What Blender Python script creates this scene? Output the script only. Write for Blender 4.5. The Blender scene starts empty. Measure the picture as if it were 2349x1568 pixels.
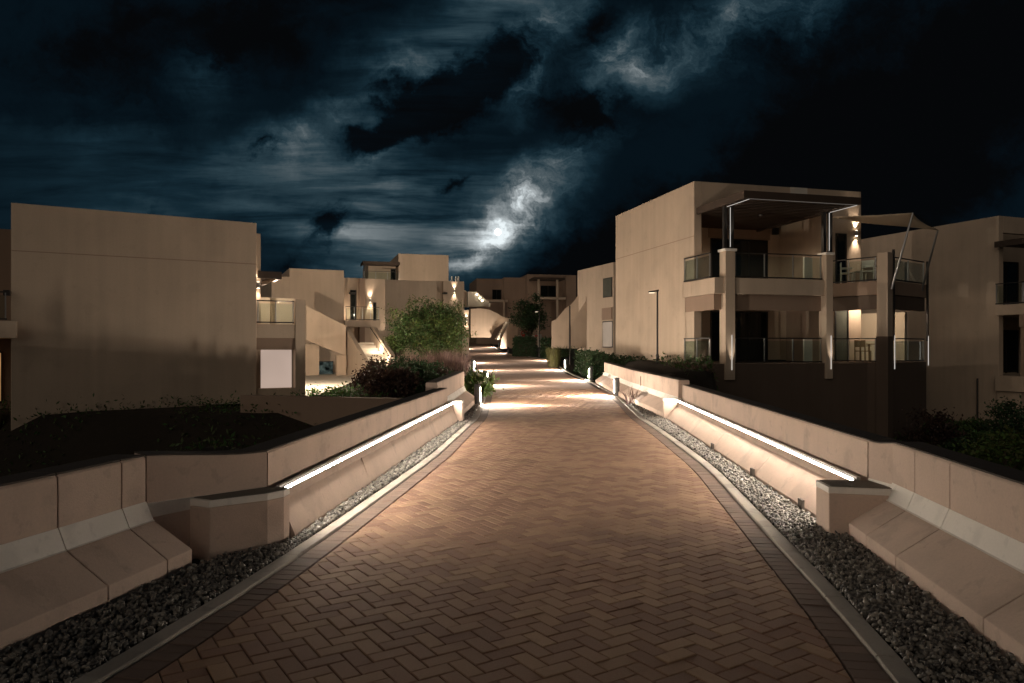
import bpy, math, random
import numpy as np
from mathutils import Vector, Matrix

random.seed(7)
RNG = np.random.default_rng(11)
sc = bpy.context.scene
COL = sc.collection

# ------------------------------------------------------------------ camera
F_PX, CX, HY, EYE = 1690.0, 1174.5, 800.0, 1.6      # measuring constants (2349 px wide survey of the photo)
cam_d = bpy.data.cameras.new("camera")
cam_d.sensor_width = 36.0
cam_d.lens = 36.0 * F_PX / 2349.0
cam_d.shift_y = 16.0 / 2349.0
cam_d.clip_start = 0.05
cam_d.clip_end = 4000.0
cam = bpy.data.objects.new("camera", cam_d)
cam.location = (0, 0, EYE)
cam.rotation_euler = (math.radians(90), 0, 0)
COL.objects.link(cam)
sc.camera = cam

# ------------------------------------------------------------------ view / render
sc.view_settings.view_transform = 'Standard'
sc.view_settings.look = 'None'
sc.view_settings.exposure = 0.45
sc.view_settings.gamma = 1.0
sc.render.engine = 'CYCLES'
sc.cycles.use_denoising = True
sc.cycles.sample_clamp_indirect = 4.0
sc.cycles.max_bounces = 8
sc.cycles.transparent_max_bounces = 16
sc.cycles.use_light_tree = True

# ------------------------------------------------------------------ night sky (world)
world = bpy.data.worlds.new("World")
sc.world = world
world.use_nodes = True
wt = world.node_tree
for n in list(wt.nodes):
    wt.nodes.remove(n)

def WN(kind, **kw):
    n = wt.nodes.new(kind)
    for k, v in kw.items():
        setattr(n, k, v)
    return n

def WL(a, b):
    wt.links.new(a, b)

def wmath(op, a, b=None, clamp=False):
    n = WN('ShaderNodeMath', operation=op)
    n.use_clamp = clamp
    for i, v in enumerate((a, b)):
        if v is None:
            continue
        if isinstance(v, (int, float)):
            n.inputs[i].default_value = v
        else:
            WL(v, n.inputs[i])
    return n.outputs[0]

tc = WN('ShaderNodeTexCoord')
sep = WN('ShaderNodeSeparateXYZ')
WL(tc.outputs['Generated'], sep.inputs[0])
ay = wmath('MAXIMUM', wmath('ABSOLUTE', sep.outputs[1]), 0.08)
su = wmath('DIVIDE', sep.outputs[0], ay)            # tangent of azimuth
sv = wmath('DIVIDE', sep.outputs[2], ay)            # tangent of elevation
comb = WN('ShaderNodeCombineXYZ')
WL(su, comb.inputs[0]); WL(sv, comb.inputs[1])
P0 = comb.outputs[0]

def wnoise(vec, scale, detail, rough, dist=0.0, sx=1.0, sy=1.0, rot=0.0, off=(0, 0, 0)):
    m = WN('ShaderNodeMapping')
    m.inputs['Location'].default_value = off
    m.inputs['Rotation'].default_value = (0, 0, rot)
    m.inputs['Scale'].default_value = (sx, sy, 1)
    WL(vec, m.inputs['Vector'])
    n = WN('ShaderNodeTexNoise')
    n.inputs['Scale'].default_value = scale
    n.inputs['Detail'].default_value = detail
    n.inputs['Roughness'].default_value = rough
    n.inputs['Distortion'].default_value = dist
    WL(m.outputs[0], n.inputs['Vector'])
    return n

# domain warp for the ragged cloud edges
w1 = wnoise(P0, 4.5, 6, 0.62, off=(3.1, 1.7, 0))
vsub = WN('ShaderNodeVectorMath', operation='SUBTRACT')
WL(w1.outputs['Color'], vsub.inputs[0]); vsub.inputs[1].default_value = (0.5, 0.5, 0.5)
vscl = WN('ShaderNodeVectorMath', operation='SCALE')
WL(vsub.outputs[0], vscl.inputs[0]); vscl.inputs['Scale'].default_value = 0.20
vadd = WN('ShaderNodeVectorMath', operation='ADD')
WL(P0, vadd.inputs[0]); WL(vscl.outputs[0], vadd.inputs[1])
PW = vadd.outputs[0]

def sky_blob(px, py, rx, ry, deg, vec=None):
    m = WN('ShaderNodeMapping', vector_type='TEXTURE')
    m.inputs['Location'].default_value = ((px - CX) / F_PX, (HY - py) / F_PX, 0)
    m.inputs['Rotation'].default_value = (0, 0, math.radians(deg))
    m.inputs['Scale'].default_value = (rx / F_PX, ry / F_PX, 1)
    WL(vec or PW, m.inputs['Vector'])
    g = WN('ShaderNodeTexGradient', gradient_type='QUADRATIC_SPHERE')
    WL(m.outputs[0], g.inputs[0])
    return g.outputs['Fac']

def wsum(items, vec=None):
    acc = None
    for (px, py, rx, ry, deg, wgt) in items:
        t = wmath('MULTIPLY', sky_blob(px, py, rx, ry, deg, vec), wgt)
        acc = t if acc is None else wmath('ADD', acc, t)
    return acc

STREAK_BLOBS = [   # thin veil drawn out into long streaks
    (880, 440, 560, 170, 3, 1.15), (930, 590, 460, 130, 2, 1.15), (1090, 545, 230, 100, 12, 0.9), (1000, 180, 400, 190, 24, 1.0), (620, 345, 380, 120, 6, 0.85),
    (760, 520, 380, 110, 0, 0.8), (330, 470, 560, 190, 0, 0.42), (860, 345, 220, 40, 12, 0.9), (1130, 30, 380, 90, 14, 0.6), (470, 170, 150, 130, 0, 0.35), (1480, 160, 200, 110, 0, 0.5),
    (200, 330, 420, 160, 0, 0.28)]
PUFF_BLOBS = [     # curdled moonlit cloud
    (1230, 445, 270, 120, 35, 1.5), (1160, 500, 160, 120, 45, 1.0), (1330, 335, 220, 60, 18, 0.95), (1205, 190, 90, 150, -25, 1.0), (1480, 140, 250, 140, 10, 1.15), (1425, 110, 110, 60, 45, 0.9),
    (1720, 80, 300, 130, 25, 0.95), (1260, 60, 190, 110, 25, 0.75), (650, 315, 150, 70, 10, 0.8), (780, 240, 110, 60, 20, 0.5), (930, 170, 160, 60, 30, 0.5), (1880, 40, 140, 90, 60, 0.6), (1060, 590, 130, 50, 35, 0.7)]
DARK_BLOBS = [    # heavy cloud in front
    (1010, 225, 480, 150, 32, 2.1), (830, 300, 200, 100, 10, 1.5), (1370, 255, 330, 110, -8, 1.9), (1200, 330, 200, 40, 10, 0.5), (530, 80, 480, 270, 10, 1.3),
    (1620, 540, 640, 290, 32, 3.2), (1350, 620, 400, 125, 42, 2.5), (1250, 690, 300, 80, 10, 1.4), (2000, 360, 600, 380, 20, 3.0),
    (2260, 120, 450, 450, 0, 2.0), (700, 490, 190, 100, 10, 1.35), (640, 600, 160, 110, 0, 1.0), (555, 335, 90, 60, 20, 1.0),
    (1030, 415, 150, 55, 25, 1.0), (160, 200, 420, 300, 0, 0.5), (1900, 700, 900, 300, 0, 2.5), (120, 620, 420, 200, 0, 0.9), (1370, 60, 110, 150, -25, 1.1), (300, 60, 330, 160, 0, 0.8), (830, 600, 130, 40, 0, 0.6)]
streakv = wsum(STREAK_BLOBS)
puffv = wsum(PUFF_BLOBS)
lightv = wmath('ADD', streakv, puffv)
darkv = wsum(DARK_BLOBS)
def sharpen(x, k, mid=0.5):
    return wmath('ADD', wmath('MULTIPLY', wmath('SUBTRACT', x, mid), k), 0.5, True)
streak = sharpen(wnoise(P0, 3.2, 9, 0.62, 0.35, 1.0, 9.0, math.radians(-3), (0.4, 2.2, 0)).outputs['Fac'], 4.0, 0.49)
puff = sharpen(wnoise(PW, 8.0, 10, 0.66, 0.5, 1.0, 1.6, math.radians(-30), (1.4, 0.3, 0)).outputs['Fac'], 3.6, 0.49)
wisp = sharpen(wnoise(PW, 13.0, 10, 0.68, 0.9, 1.0, 1.9, math.radians(-25), (7.4, 2.3, 0)).outputs['Fac'], 3.4)
big = wnoise(P0, 3.6, 9, 0.64, 0.5, 1.0, 1.35, math.radians(-32), (5.4, 0.9, 0)).outputs['Fac']
veil = wmath('ADD', wmath('MULTIPLY', streakv, wmath('ADD', wmath('MULTIPLY', streak, 0.72), 0.13)),
             wmath('MULTIPLY', puffv, wmath('ADD', wmath('MULTIPLY', wmath('MULTIPLY', puff, wmath('ADD', wmath('MULTIPLY', wisp, 0.7), 0.5)), 0.95), 0.06)))
cut = wmath('ADD', wmath('SUBTRACT', 1.0, wmath('MULTIPLY', darkv, 0.95)), wmath('MULTIPLY', wmath('SUBTRACT', big, 0.5), 2.3))
cut = wmath('ADD', cut, wmath('MULTIPLY', wmath('SUBTRACT', puff, 0.5), 0.5))
cutr = WN('ShaderNodeMapRange', interpolation_type='SMOOTHSTEP')
cutr.inputs['From Min'].default_value = 0.0
cutr.inputs['From Max'].default_value = 0.95
WL(cut, cutr.inputs['Value'])
base_veil = wmath('MULTIPLY', wmath('ADD', veil, 0.06), wmath('ADD', wmath('MULTIPLY', cutr.outputs[0], 0.93), 0.07))
# glow of the moon through the veil and on the ragged edges of the dark cloud
moon_halo = wsum([(1195, 470, 290, 140, 40, 0.75), (1142, 533, 110, 75, 40, 0.8), (1090, 590, 190, 50, 25, 0.6)], P0)
near_moon = wsum([(1142, 533, 60, 60, 0, 1.0)], P0)
rim = wmath('MULTIPLY', wmath('MULTIPLY', moon_halo, wmath('ADD', wmath('MULTIPLY', wisp, 0.85), wmath('MULTIPLY', streak, 0.4))), wmath('ADD', cutr.outputs[0], 0.01))
edge = wmath('MULTIPLY', wmath('MULTIPLY', cutr.outputs[0], wmath('SUBTRACT', 1.0, cutr.outputs[0])), wmath('MULTIPLY', lightv, wmath('ADD', wmath('MULTIPLY', wisp, 0.9), 0.1)))
lum = wmath('ADD', wmath('ADD', wmath('MULTIPLY', base_veil, 0.205), wmath('MULTIPLY', edge, 0.14)), wmath('MULTIPLY', rim, 0.15))
lum = wmath('ADD', lum, wmath('MULTIPLY', near_moon, wmath('ADD', wmath('MULTIPLY', wisp, 0.13), 0.015)))
ramp = WN('ShaderNodeValToRGB')
cr = ramp.color_ramp
cr.elements[0].position = 0.0; cr.elements[0].color = (0.0011, 0.0012, 0.0014, 1)
cr.elements[1].position = 1.0; cr.elements[1].color = (0.62, 0.68, 0.70, 1)
for pos, c in ((0.025, (0.0014, 0.0040, 0.0066, 1)), (0.10, (0.0052, 0.0150, 0.0225, 1)), (0.20, (0.018, 0.036, 0.047, 1)), (0.34, (0.060, 0.080, 0.090, 1)), (0.58, (0.22, 0.245, 0.255, 1))):
    e = cr.elements.new(pos); e.color = c
WL(wmath('MULTIPLY', lum, 2.2, True), ramp.inputs[0])
bg = WN('ShaderNodeBackground'); bg.inputs['Strength'].default_value = 1.0
WL(ramp.outputs[0], bg.inputs[0])
wo = WN('ShaderNodeOutputWorld'); WL(bg.outputs[0], wo.inputs[0])

# ------------------------------------------------------------------ night fill (the one sun lamp)
FILL_DIR = Vector((-0.55, -1.0, 0.40)).normalized()      # soft warm fill light added from behind the viewpoint
sun_d = bpy.data.lights.new("night_fill", 'SUN')
sun_d.energy = 0.28
sun_d.angle = math.radians(60)
sun_d.color = (1.0, 0.82, 0.64)
sun = bpy.data.objects.new("night_fill", sun_d)
sun.rotation_euler = FILL_DIR.to_track_quat('Z', 'Y').to_euler()
sun.location = FILL_DIR * 50
COL.objects.link(sun)

# strengths of the place's own lamps
LED_WALL = 225.0
LED_POST = 0.45
BOLLARD = 19000.0
BEAM = 2100.0
WARM = (1.0, 0.80, 0.60)
NEUTRAL = (1.0, 0.86, 0.70)

# ------------------------------------------------------------------ materials
MATS = {}

def new_mat(name):
    m = bpy.data.materials.new(name)
    m.use_nodes = True
    nt = m.node_tree
    for n in list(nt.nodes):
        nt.nodes.remove(n)
    out = nt.nodes.new('ShaderNodeOutputMaterial')
    MATS[name] = m
    return m, nt, out

def surf(name, col, rough=0.8, var=0.12, scale=1.2, fine=0.06, fine_scale=40.0, bump=0.15, bump_scale=60.0, island=0.0,
         metallic=0.0, streaks=0.0, spec=0.3, hue=0.0, stain=0.0, stain_scale=1.6):
    """rough plastered / stony / painted surface: cloudy tone, fine grain, optional per-piece tone and rain streaks"""
    m, nt, out = new_mat(name)
    N = nt.nodes.new; L = nt.links.new
    b = N('ShaderNodeBsdfPrincipled'); L(b.outputs[0], out.inputs[0])
    b.inputs['Roughness'].default_value = rough
    b.inputs['Metallic'].default_value = metallic
    b.inputs['Specular IOR Level'].default_value = spec
    g = N('ShaderNodeNewGeometry')
    def noise(sc_, det, vec=None):
        n = N('ShaderNodeTexNoise'); n.inputs['Scale'].default_value = sc_; n.inputs['Detail'].default_value = det
        L(vec or g.outputs['Position'], n.inputs['Vector']); return n.outputs['Fac']
    def mth(op, a, b_):
        n = N('ShaderNodeMath'); n.operation = op
        for i, v in enumerate((a, b_)):
            if isinstance(v, (int, float)): n.inputs[i].default_value = v
            else: L(v, n.inputs[i])
        return n.outputs[0]
    f = mth('ADD', 1.0, mth('MULTIPLY', mth('SUBTRACT', noise(scale, 6), 0.5), 2 * var * 2))
    f = mth('ADD', f, mth('MULTIPLY', mth('SUBTRACT', noise(fine_scale, 4), 0.5), 2 * fine * 2))
    if island:
        f = mth('ADD', f, mth('MULTIPLY', mth('SUBTRACT', g.outputs['Random Per Island'], 0.5), 2 * island))
    if streaks:
        mp = N('ShaderNodeMapping'); mp.inputs['Scale'].default_value = (1.6, 1.6, 0.10)
        L(g.outputs['Position'], mp.inputs['Vector'])
        s = noise(2.2, 5, mp.outputs[0])
        f = mth('ADD', f, mth('MULTIPLY', mth('SUBTRACT', s, 0.5), 2 * streaks))
    if stain:                          # blotchy wear and water marks with ragged outlines
        def mr(x, a_, b2):
            n = N('ShaderNodeMapRange'); n.interpolation_type = 'SMOOTHSTEP'
            n.inputs['From Min'].default_value = a_; n.inputs['From Max'].default_value = b2; L(x, n.inputs['Value']); return n.outputs[0]
        p1 = mr(noise(stain_scale, 10), 0.54, 0.66); p2 = mr(noise(stain_scale * 4.3, 8), 0.60, 0.68)
        f = mth('MULTIPLY', f, mth('SUBTRACT', 1.0, mth('MULTIPLY', p1, stain)))
        f = mth('MULTIPLY', f, mth('SUBTRACT', 1.0, mth('MULTIPLY', p2, stain * 0.7)))
    f = mth('MAXIMUM', f, 0.05)
    mul = N('ShaderNodeVectorMath'); mul.operation = 'SCALE'
    mul.inputs[0].default_value = col[:3]; L(f, mul.inputs['Scale'])
    cout = mul.outputs[0]
    if hue:
        h = N('ShaderNodeHueSaturation'); L(cout, h.inputs['Color'])
        L(mth('ADD', 0.5, mth('MULTIPLY', mth('SUBTRACT', g.outputs['Random Per Island'], 0.5), hue)), h.inputs['Hue'])
        cout = h.outputs[0]
    L(cout, b.inputs['Base Color'])
    if bump:
        bp = N('ShaderNodeBump'); bp.inputs['Strength'].default_value = bump; bp.inputs['Distance'].default_value = 0.01
        L(noise(bump_scale, 5), bp.inputs['Height']); L(bp.outputs[0], b.inputs['Normal'])
    return m

def leaf_mat(name, col, var=0.5, trans=0.35, hue=0.05):
    m, nt, out = new_mat(name)
    N = nt.nodes.new; L = nt.links.new
    g = N('ShaderNodeNewGeometry')
    h = N('ShaderNodeHueSaturation'); h.inputs['Color'].default_value = (*col, 1)
    def mr(a, b_):
        n = N('ShaderNodeMapRange'); n.inputs['To Min'].default_value = a; n.inputs['To Max'].default_value = b_
        L(g.outputs['Random Per Island'], n.inputs['Value']); return n.outputs[0]
    L(mr(1 - var, 1 + var), h.inputs['Value']); L(mr(0.5 - hue, 0.5 + hue), h.inputs['Hue'])
    d = N('ShaderNodeBsdfPrincipled'); d.inputs['Roughness'].default_value = 0.55; L(h.outputs[0], d.inputs['Base Color'])
    t = N('ShaderNodeBsdfTranslucent'); L(h.outputs[0], t.inputs['Color'])
    mx = N('ShaderNodeMixShader'); mx.inputs[0].default_value = trans
    L(d.outputs[0], mx.inputs[1]); L(t.outputs[0], mx.inputs[2]); L(mx.outputs[0], out.inputs[0])
    return m

def emit_mat(name, col, strength, var=0.0, scale=3.0, one_side=False):
    m, nt, out = new_mat(name)
    N = nt.nodes.new; L = nt.links.new
    e = N('ShaderNodeEmission'); e.inputs['Color'].default_value = (*col, 1); e.inputs['Strength'].default_value = strength
    if var:
        g = N('ShaderNodeNewGeometry')
        n = N('ShaderNodeTexNoise'); n.inputs['Scale'].default_value = scale; L(g.outputs['Position'], n.inputs['Vector'])
        r = N('ShaderNodeMapRange'); r.inputs['From Min'].default_value = 0.3; r.inputs['From Max'].default_value = 0.7
        r.inputs['To Min'].default_value = strength * (1 - var); r.inputs['To Max'].default_value = strength * (1 + var)
        L(n.outputs['Fac'], r.inputs['Value']); L(r.outputs[0], e.inputs['Strength'])
    if one_side:                       # opaque backing of the tape: light leaves the front only
        g = N('ShaderNodeNewGeometry'); k = N('ShaderNodeMath'); k.operation = 'MULTIPLY_ADD'
        L(g.outputs['Backfacing'], k.inputs[0]); k.inputs[1].default_value = -strength; k.inputs[2].default_value = strength
        L(k.outputs[0], e.inputs['Strength'])
    L(e.outputs[0], out.inputs[0])
    return m

def glass_mat(name, tint=(0.9, 0.95, 0.93), gloss=0.10):
    m, nt, out = new_mat(name)
    N = nt.nodes.new; L = nt.links.new
    t = N('ShaderNodeBsdfTransparent'); t.inputs[0].default_value = (*tint, 1)
    g = N('ShaderNodeBsdfGlossy'); g.inputs['Roughness'].default_value = 0.03
    f = N('ShaderNodeFresnel'); f.inputs['IOR'].default_value = 1.5
    a = N('ShaderNodeMath'); a.operation = 'ADD'; a.use_clamp = True; a.inputs[1].default_value = gloss * 0.3
    h_ = N('ShaderNodeMath'); h_.operation = 'MULTIPLY'; h_.inputs[1].default_value = 0.4; L(f.outputs[0], h_.inputs[0])
    L(h_.outputs[0], a.inputs[0])
    mx = N('ShaderNodeMixShader'); L(a.outputs[0], mx.inputs[0]); L(t.outputs[0], mx.inputs[1]); L(g.outputs[0], mx.inputs[2])
    L(mx.outputs[0], out.inputs[0])
    return m

M_PLASTER = surf('beige_plaster', (0.51, 0.405, 0.31), 0.9, 0.09, 0.45, 0.04, 30, 0.14, 90, streaks=0.13, stain=0.07, stain_scale=0.5)
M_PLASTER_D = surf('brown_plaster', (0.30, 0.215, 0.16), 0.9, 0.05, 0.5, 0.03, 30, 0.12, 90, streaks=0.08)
M_BASE = surf('plinth_and_shade_plaster', (0.12, 0.088, 0.068), 0.9, 0.08, 0.6, 0.03, 30, 0.1, 90, streaks=0.1)  # plinth tone, also used to paint shade on the corner wing's pier
M_BARRIER = surf('barrier_render', (0.60, 0.465, 0.38), 0.88, 0.10, 1.3, 0.05, 55, 0.35, 110, streaks=0.08, stain=0.16, stain_scale=1.9)
M_BAND = surf('pale_band_paint', (0.86, 0.81, 0.74), 0.85, 0.04, 1.5, 0.03, 70, 0.15, 140, stain=0.12, stain_scale=2.5)
M_BLOCKTOP = surf('grey_coping', (0.20, 0.18, 0.15), 0.9, 0.06, 3, 0.04, 60, 0.2, 120)
M_COPING = surf('dark_coping', (0.085, 0.07, 0.06), 0.9, 0.1, 2, 0.06, 60, 0.2, 120)
M_KERB = surf('kerb_concrete', (0.42, 0.38, 0.33), 0.9, 0.07, 2.5, 0.06, 60, 0.3, 150, island=0.10, stain=0.25, stain_scale=2.2)
M_BRICK = surf('clay_paver', (0.37, 0.222, 0.145), 0.82, 0.12, 0.55, 0.10, 90, 0.35, 220, stain=0.15, stain_scale=0.9, island=0.19, hue=0.018)
M_BORDER = surf('border_paver', (0.20, 0.14, 0.11), 0.85, 0.08, 1.1, 0.07, 90, 0.35, 220, island=0.16)
M_JOINT = surf('sand_joint', (0.035, 0.025, 0.018), 0.95, 0.1, 3, 0.1, 90, 0.3, 220)
M_STONE = surf('gravel_stone', (0.17, 0.155, 0.135), 0.42, 0.1, 3, 0.1, 120, 0.3, 200, island=0.9, hue=0.03, spec=0.6)
M_BED = surf('gravel_bed_soil', (0.02, 0.017, 0.014), 0.95, 0.2, 5, 0.1, 90, 0.3, 200)
M_SOIL = surf('soil', (0.024, 0.019, 0.013), 0.95, 0.25, 0.5, 0.15, 12, 0.4, 30)
M_METAL = surf('dark_metal', (0.05, 0.047, 0.045), 0.45, 0.05, 4, 0.03, 60, 0.03, 200, metallic=0.6)
M_STEEL = surf('brushed_steel', (0.42, 0.42, 0.42), 0.35, 0.05, 5, 0.04, 80, 0.03, 200, metallic=0.85)
M_BOLL = surf('grey_bollard_paint', (0.085, 0.09, 0.093), 0.5, 0.05, 6, 0.03, 60, 0.05, 200, metallic=0.3)
M_WOOD = surf('dark_stained_wood', (0.055, 0.038, 0.028), 0.7, 0.15, 2, 0.1, 40, 0.2, 60)
M_WOOD_L = surf('teak_wood', (0.36, 0.24, 0.14), 0.6, 0.12, 3, 0.1, 40, 0.1, 60)
M_WHITE = surf('white_paint', (0.72, 0.68, 0.60), 0.7, 0.03, 3, 0.02, 50, 0.05, 100)
M_CREAM = surf('cream_plaster', (0.66, 0.57, 0.44), 0.85, 0.04, 1, 0.03, 40, 0.1, 90)
M_STAIR = surf('stair_stone', (0.55, 0.50, 0.42), 0.8, 0.06, 2, 0.04, 40, 0.15, 90)
M_SAIL = surf('beige_sailcloth', (0.55, 0.45, 0.33), 0.9, 0.05, 2, 0.03, 60, 0.08, 200)
M_DGLASS = surf('dark_window_glass', (0.012, 0.014, 0.013), 0.08, 0.1, 2, 0.0, 10, 0.0, 10, spec=0.5)
M_CURTAIN = surf('window_curtain', (0.08, 0.085, 0.07), 0.9, 0.1, 2, 0.05, 10, 0.0, 10)
M_GLASS = glass_mat('balustrade_glass')
M_BARK = surf('tree_bark', (0.10, 0.075, 0.055), 0.95, 0.2, 3, 0.15, 30, 0.6, 40)
M_LEAF = leaf_mat('tree_leaf', (0.07, 0.115, 0.034))
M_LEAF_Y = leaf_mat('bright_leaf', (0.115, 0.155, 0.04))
M_LEAF_D = leaf_mat('hedge_leaf', (0.040, 0.072, 0.028))
M_LEAF_R = leaf_mat('red_leaf', (0.065, 0.036, 0.028), hue=0.03)
M_GRASS_P = leaf_mat('purple_grass_blade', (0.24, 0.15, 0.13), hue=0.03)
M_GRASS_Y = leaf_mat('pale_grass_blade', (0.17, 0.16, 0.06), hue=0.02)
M_FLOWER = leaf_mat('white_flower', (0.55, 0.50, 0.38), var=0.2)
M_ROCK = surf('pale_rock', (0.38, 0.34, 0.28), 0.9, 0.2, 2, 0.1, 20, 0.6, 12)
M_SIGNRED = surf('sign_red_paint', (0.52, 0.06, 0.045), 0.5, 0.03, 4, 0.02, 40, 0.0, 50)
M_LED = emit_mat('led_tape', (1.0, 0.86, 0.71), LED_WALL, one_side=True)
M_LEDPOST = emit_mat('led_post_line', (1.0, 0.93, 0.85), LED_POST)
M_SLIT = emit_mat('bollard_slit', (1.0, 0.84, 0.68), BOLLARD, one_side=True)
M_LAMP = emit_mat('lamp_lens', (1.0, 0.85, 0.62), 12.0)
M_LENS = emit_mat('street_lens', (1.0, 0.85, 0.62), 1.2)
M_LITWIN = emit_mat('frosted_lit_pane', (0.60, 0.45, 0.37), 0.60, 0.14, 0.5)
M_LITWARM = emit_mat('warm_lit_pane', (0.55, 0.30, 0.12), 0.38, 0.35, 1.2)
M_LITCOOL = emit_mat('cool_lit_pane', (0.40, 0.52, 0.46), 0.06, 1.0, 4.0)
M_MOON = emit_mat('moon_surface', (0.96, 0.98, 1.0), 4.0, 0.3, 0.2)

# ------------------------------------------------------------------ mesh helpers
class Frame:
    """local axes of a building: a along its front, b into its depth"""
    def __init__(s, x, y, ax, ay):
        l = math.hypot(ax, ay); s.o = (x, y); s.e1 = (ax / l, ay / l); s.e2 = (-ay / l, ax / l)
    def P(s, a, b, z=0.0):
        return (s.o[0] + a * s.e1[0] + b * s.e2[0], s.o[1] + a * s.e1[1] + b * s.e2[1], z)
    def a(s, px, b=0.0):
        """a of the point at depth line b that lies on the survey's bearing px"""
        t = (px - CX) / F_PX
        x0 = s.o[0] + b * s.e2[0]; y0 = s.o[1] + b * s.e2[1]
        return (t * y0 - x0) / (s.e1[0] - t * s.e1[1])
    def z(s, py, a=0.0, b=0.0):
        return EYE + (HY - py) * s.P(a, b)[1] / F_PX

WF = Frame(0, 0, 1, 0)

def seg_frame(p, q):
    return Frame(p[0], p[1], q[0] - p[0], q[1] - p[1])

class MB:
    def __init__(s): s.v = []; s.f = []
    def box(s, F, a0, a1, b0, b1, z0, z1):
        n = len(s.v)
        a0, a1 = min(a0, a1), max(a0, a1); b0, b1 = min(b0, b1), max(b0, b1); z0, z1 = min(z0, z1), max(z0, z1)
        for z in (z0, z1):
            for (a, b) in ((a0, b0), (a1, b0), (a1, b1), (a0, b1)):
                s.v.append(F.P(a, b, z))
        s.f += [(n, n+3, n+2, n+1), (n+4, n+5, n+6, n+7), (n, n+1, n+5, n+4), (n+1, n+2, n+6, n+5), (n+2, n+3, n+7, n+6), (n+3, n, n+4, n+7)]
        return s
    def prism(s, F, poly, b0, b1):
        """poly of (a, z) extruded from b0 to b1"""
        n = len(s.v); k = len(poly)
        for b in (b0, b1):
            for (a, z) in poly: s.v.append(F.P(a, b, z))
        s.f.append(tuple(range(n, n + k))); s.f.append(tuple(range(n + 2*k - 1, n + k - 1, -1)))
        for i in range(k):
            j = (i + 1) % k
            s.f.append((n + j, n + i, n + k + i, n + k + j))
        return s
    def loft(s, rings, close=True, caps=True):
        n = len(s.v); k = len(rings[0])
        for r in rings: s.v += [tuple(p) for p in r]
        for i in range(len(rings) - 1):
            for j in range(k if close else k - 1):
                jj = (j + 1) % k
                s.f.append((n + i*k + j, n + i*k + jj, n + (i+1)*k + jj, n + (i+1)*k + j))
        if caps and close:
            s.f.append(tuple(range(n + k - 1, n - 1, -1)))
            m = n + (len(rings) - 1) * k
            s.f.append(tuple(range(m, m + k)))
        return s
    def tube(s, p, q, r0, r1=None, n=8):
        r1 = r0 if r1 is None else r1
        p = Vector(p); q = Vector(q); d = (q - p).normalized()
        u = d.orthogonal().normalized(); w = d.cross(u)
        rings = []
        for c, r in ((p, r0), (q, r1)):
            rings.append([c + (u * math.cos(2*math.pi*i/n) + w * math.sin(2*math.pi*i/n)) * r for i in range(n)])
        return s.loft(rings)
    def chain(s, pts, radii, n=7):
        rings = []
        for i, p in enumerate(pts):
            p = Vector(p)
            d = (Vector(pts[min(i+1, len(pts)-1)]) - Vector(pts[max(i-1, 0)])).normalized()
            u = d.cross(Vector((0.3, 1, 0.1))).normalized(); w = d.cross(u)
            rings.append([p + (u * math.cos(2*math.pi*k/n) + w * math.sin(2*math.pi*k/n)) * radii[i] for k in range(n)])
        return s.loft(rings)
    def lathe(s, cx, cy, prof, n=20):
        rings = [[(cx + r*math.cos(2*math.pi*i/n), cy + r*math.sin(2*math.pi*i/n), z) for i in range(n)] for (r, z) in prof]
        return s.loft(rings)
    def quad(s, *p):
        n = len(s.v); s.v += [tuple(x) for x in p]; s.f.append(tuple(range(n, n + len(p)))); return s
    def build(s, name, mat, parent=None, bevel=0.0, smooth=False, loc=None):
        me = bpy.data.meshes.new(name)
        off = parent_loc(parent) if parent else (loc or (0, 0, 0))
        v = [(p[0]-off[0], p[1]-off[1], p[2]-off[2]) for p in s.v]
        me.from_pydata(v, [], s.f); me.update()
        me.materials.append(mat)
        o = bpy.data.objects.new(name, me); COL.objects.link(o)
        if parent: o.parent = parent
        elif loc: o.location = loc
        if smooth:
            me.polygons.foreach_set('use_smooth', [True]*len(me.polygons))
        if bevel:
            md = o.modifiers.new('bevel', 'BEVEL'); md.width = bevel; md.segments = 2; md.limit_method = 'ANGLE'; md.angle_limit = math.radians(35)
        return o

def parent_loc(o):
    l = Vector((0, 0, 0))
    while o: l = l + o.location; o = o.parent
    return l

def np_mesh(name, verts, faces, mat, parent=None, smooth=False):
    """verts (n,3), faces (m,k) constant k, fast path"""
    me = bpy.data.meshes.new(name)
    k = faces.shape[1]
    if parent is not None:
        verts = verts - np.array(parent_loc(parent))
    me.vertices.add(len(verts)); me.vertices.foreach_set('co', verts.astype(np.float32).ravel())
    me.loops.add(faces.size); me.loops.foreach_set('vertex_index', faces.astype(np.int32).ravel())
    me.polygons.add(len(faces))
    me.polygons.foreach_set('loop_start', np.arange(0, faces.size, k, dtype=np.int32))
    if smooth: me.polygons.foreach_set('use_smooth', np.ones(len(faces), dtype=bool))
    me.update(calc_edges=True); me.validate()
    me.materials.append(mat)
    o = bpy.data.objects.new(name, me); COL.objects.link(o)
    if parent is not None: o.parent = parent
    return o

def tag(o, label=None, cat=None, group=None, kind=None):
    if label: o['label'] = label
    if cat: o['category'] = cat
    if group: o['group'] = group
    if kind: o['kind'] = kind
    return o

def thing(name, label, cat, loc=(0, 0, 0), group=None):
    o = bpy.data.objects.new(name, None); o.empty_display_size = 0.3
    o.location = loc; COL.objects.link(o)
    return tag(o, label, cat, group)

def dup(r, loc, rotz, label, group=None):
    c = r.copy(); COL.objects.link(c); c.location = loc; c.rotation_euler = (0, 0, rotz); c['label'] = label
    if group: c['group'] = group
    for ch in list(r.children):
        d = ch.copy(); COL.objects.link(d); d.parent = c
        for g in list(ch.children):
            e = g.copy(); COL.objects.link(e); e.parent = d
    return c

def struct(o): return tag(o, kind='structure')

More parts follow.
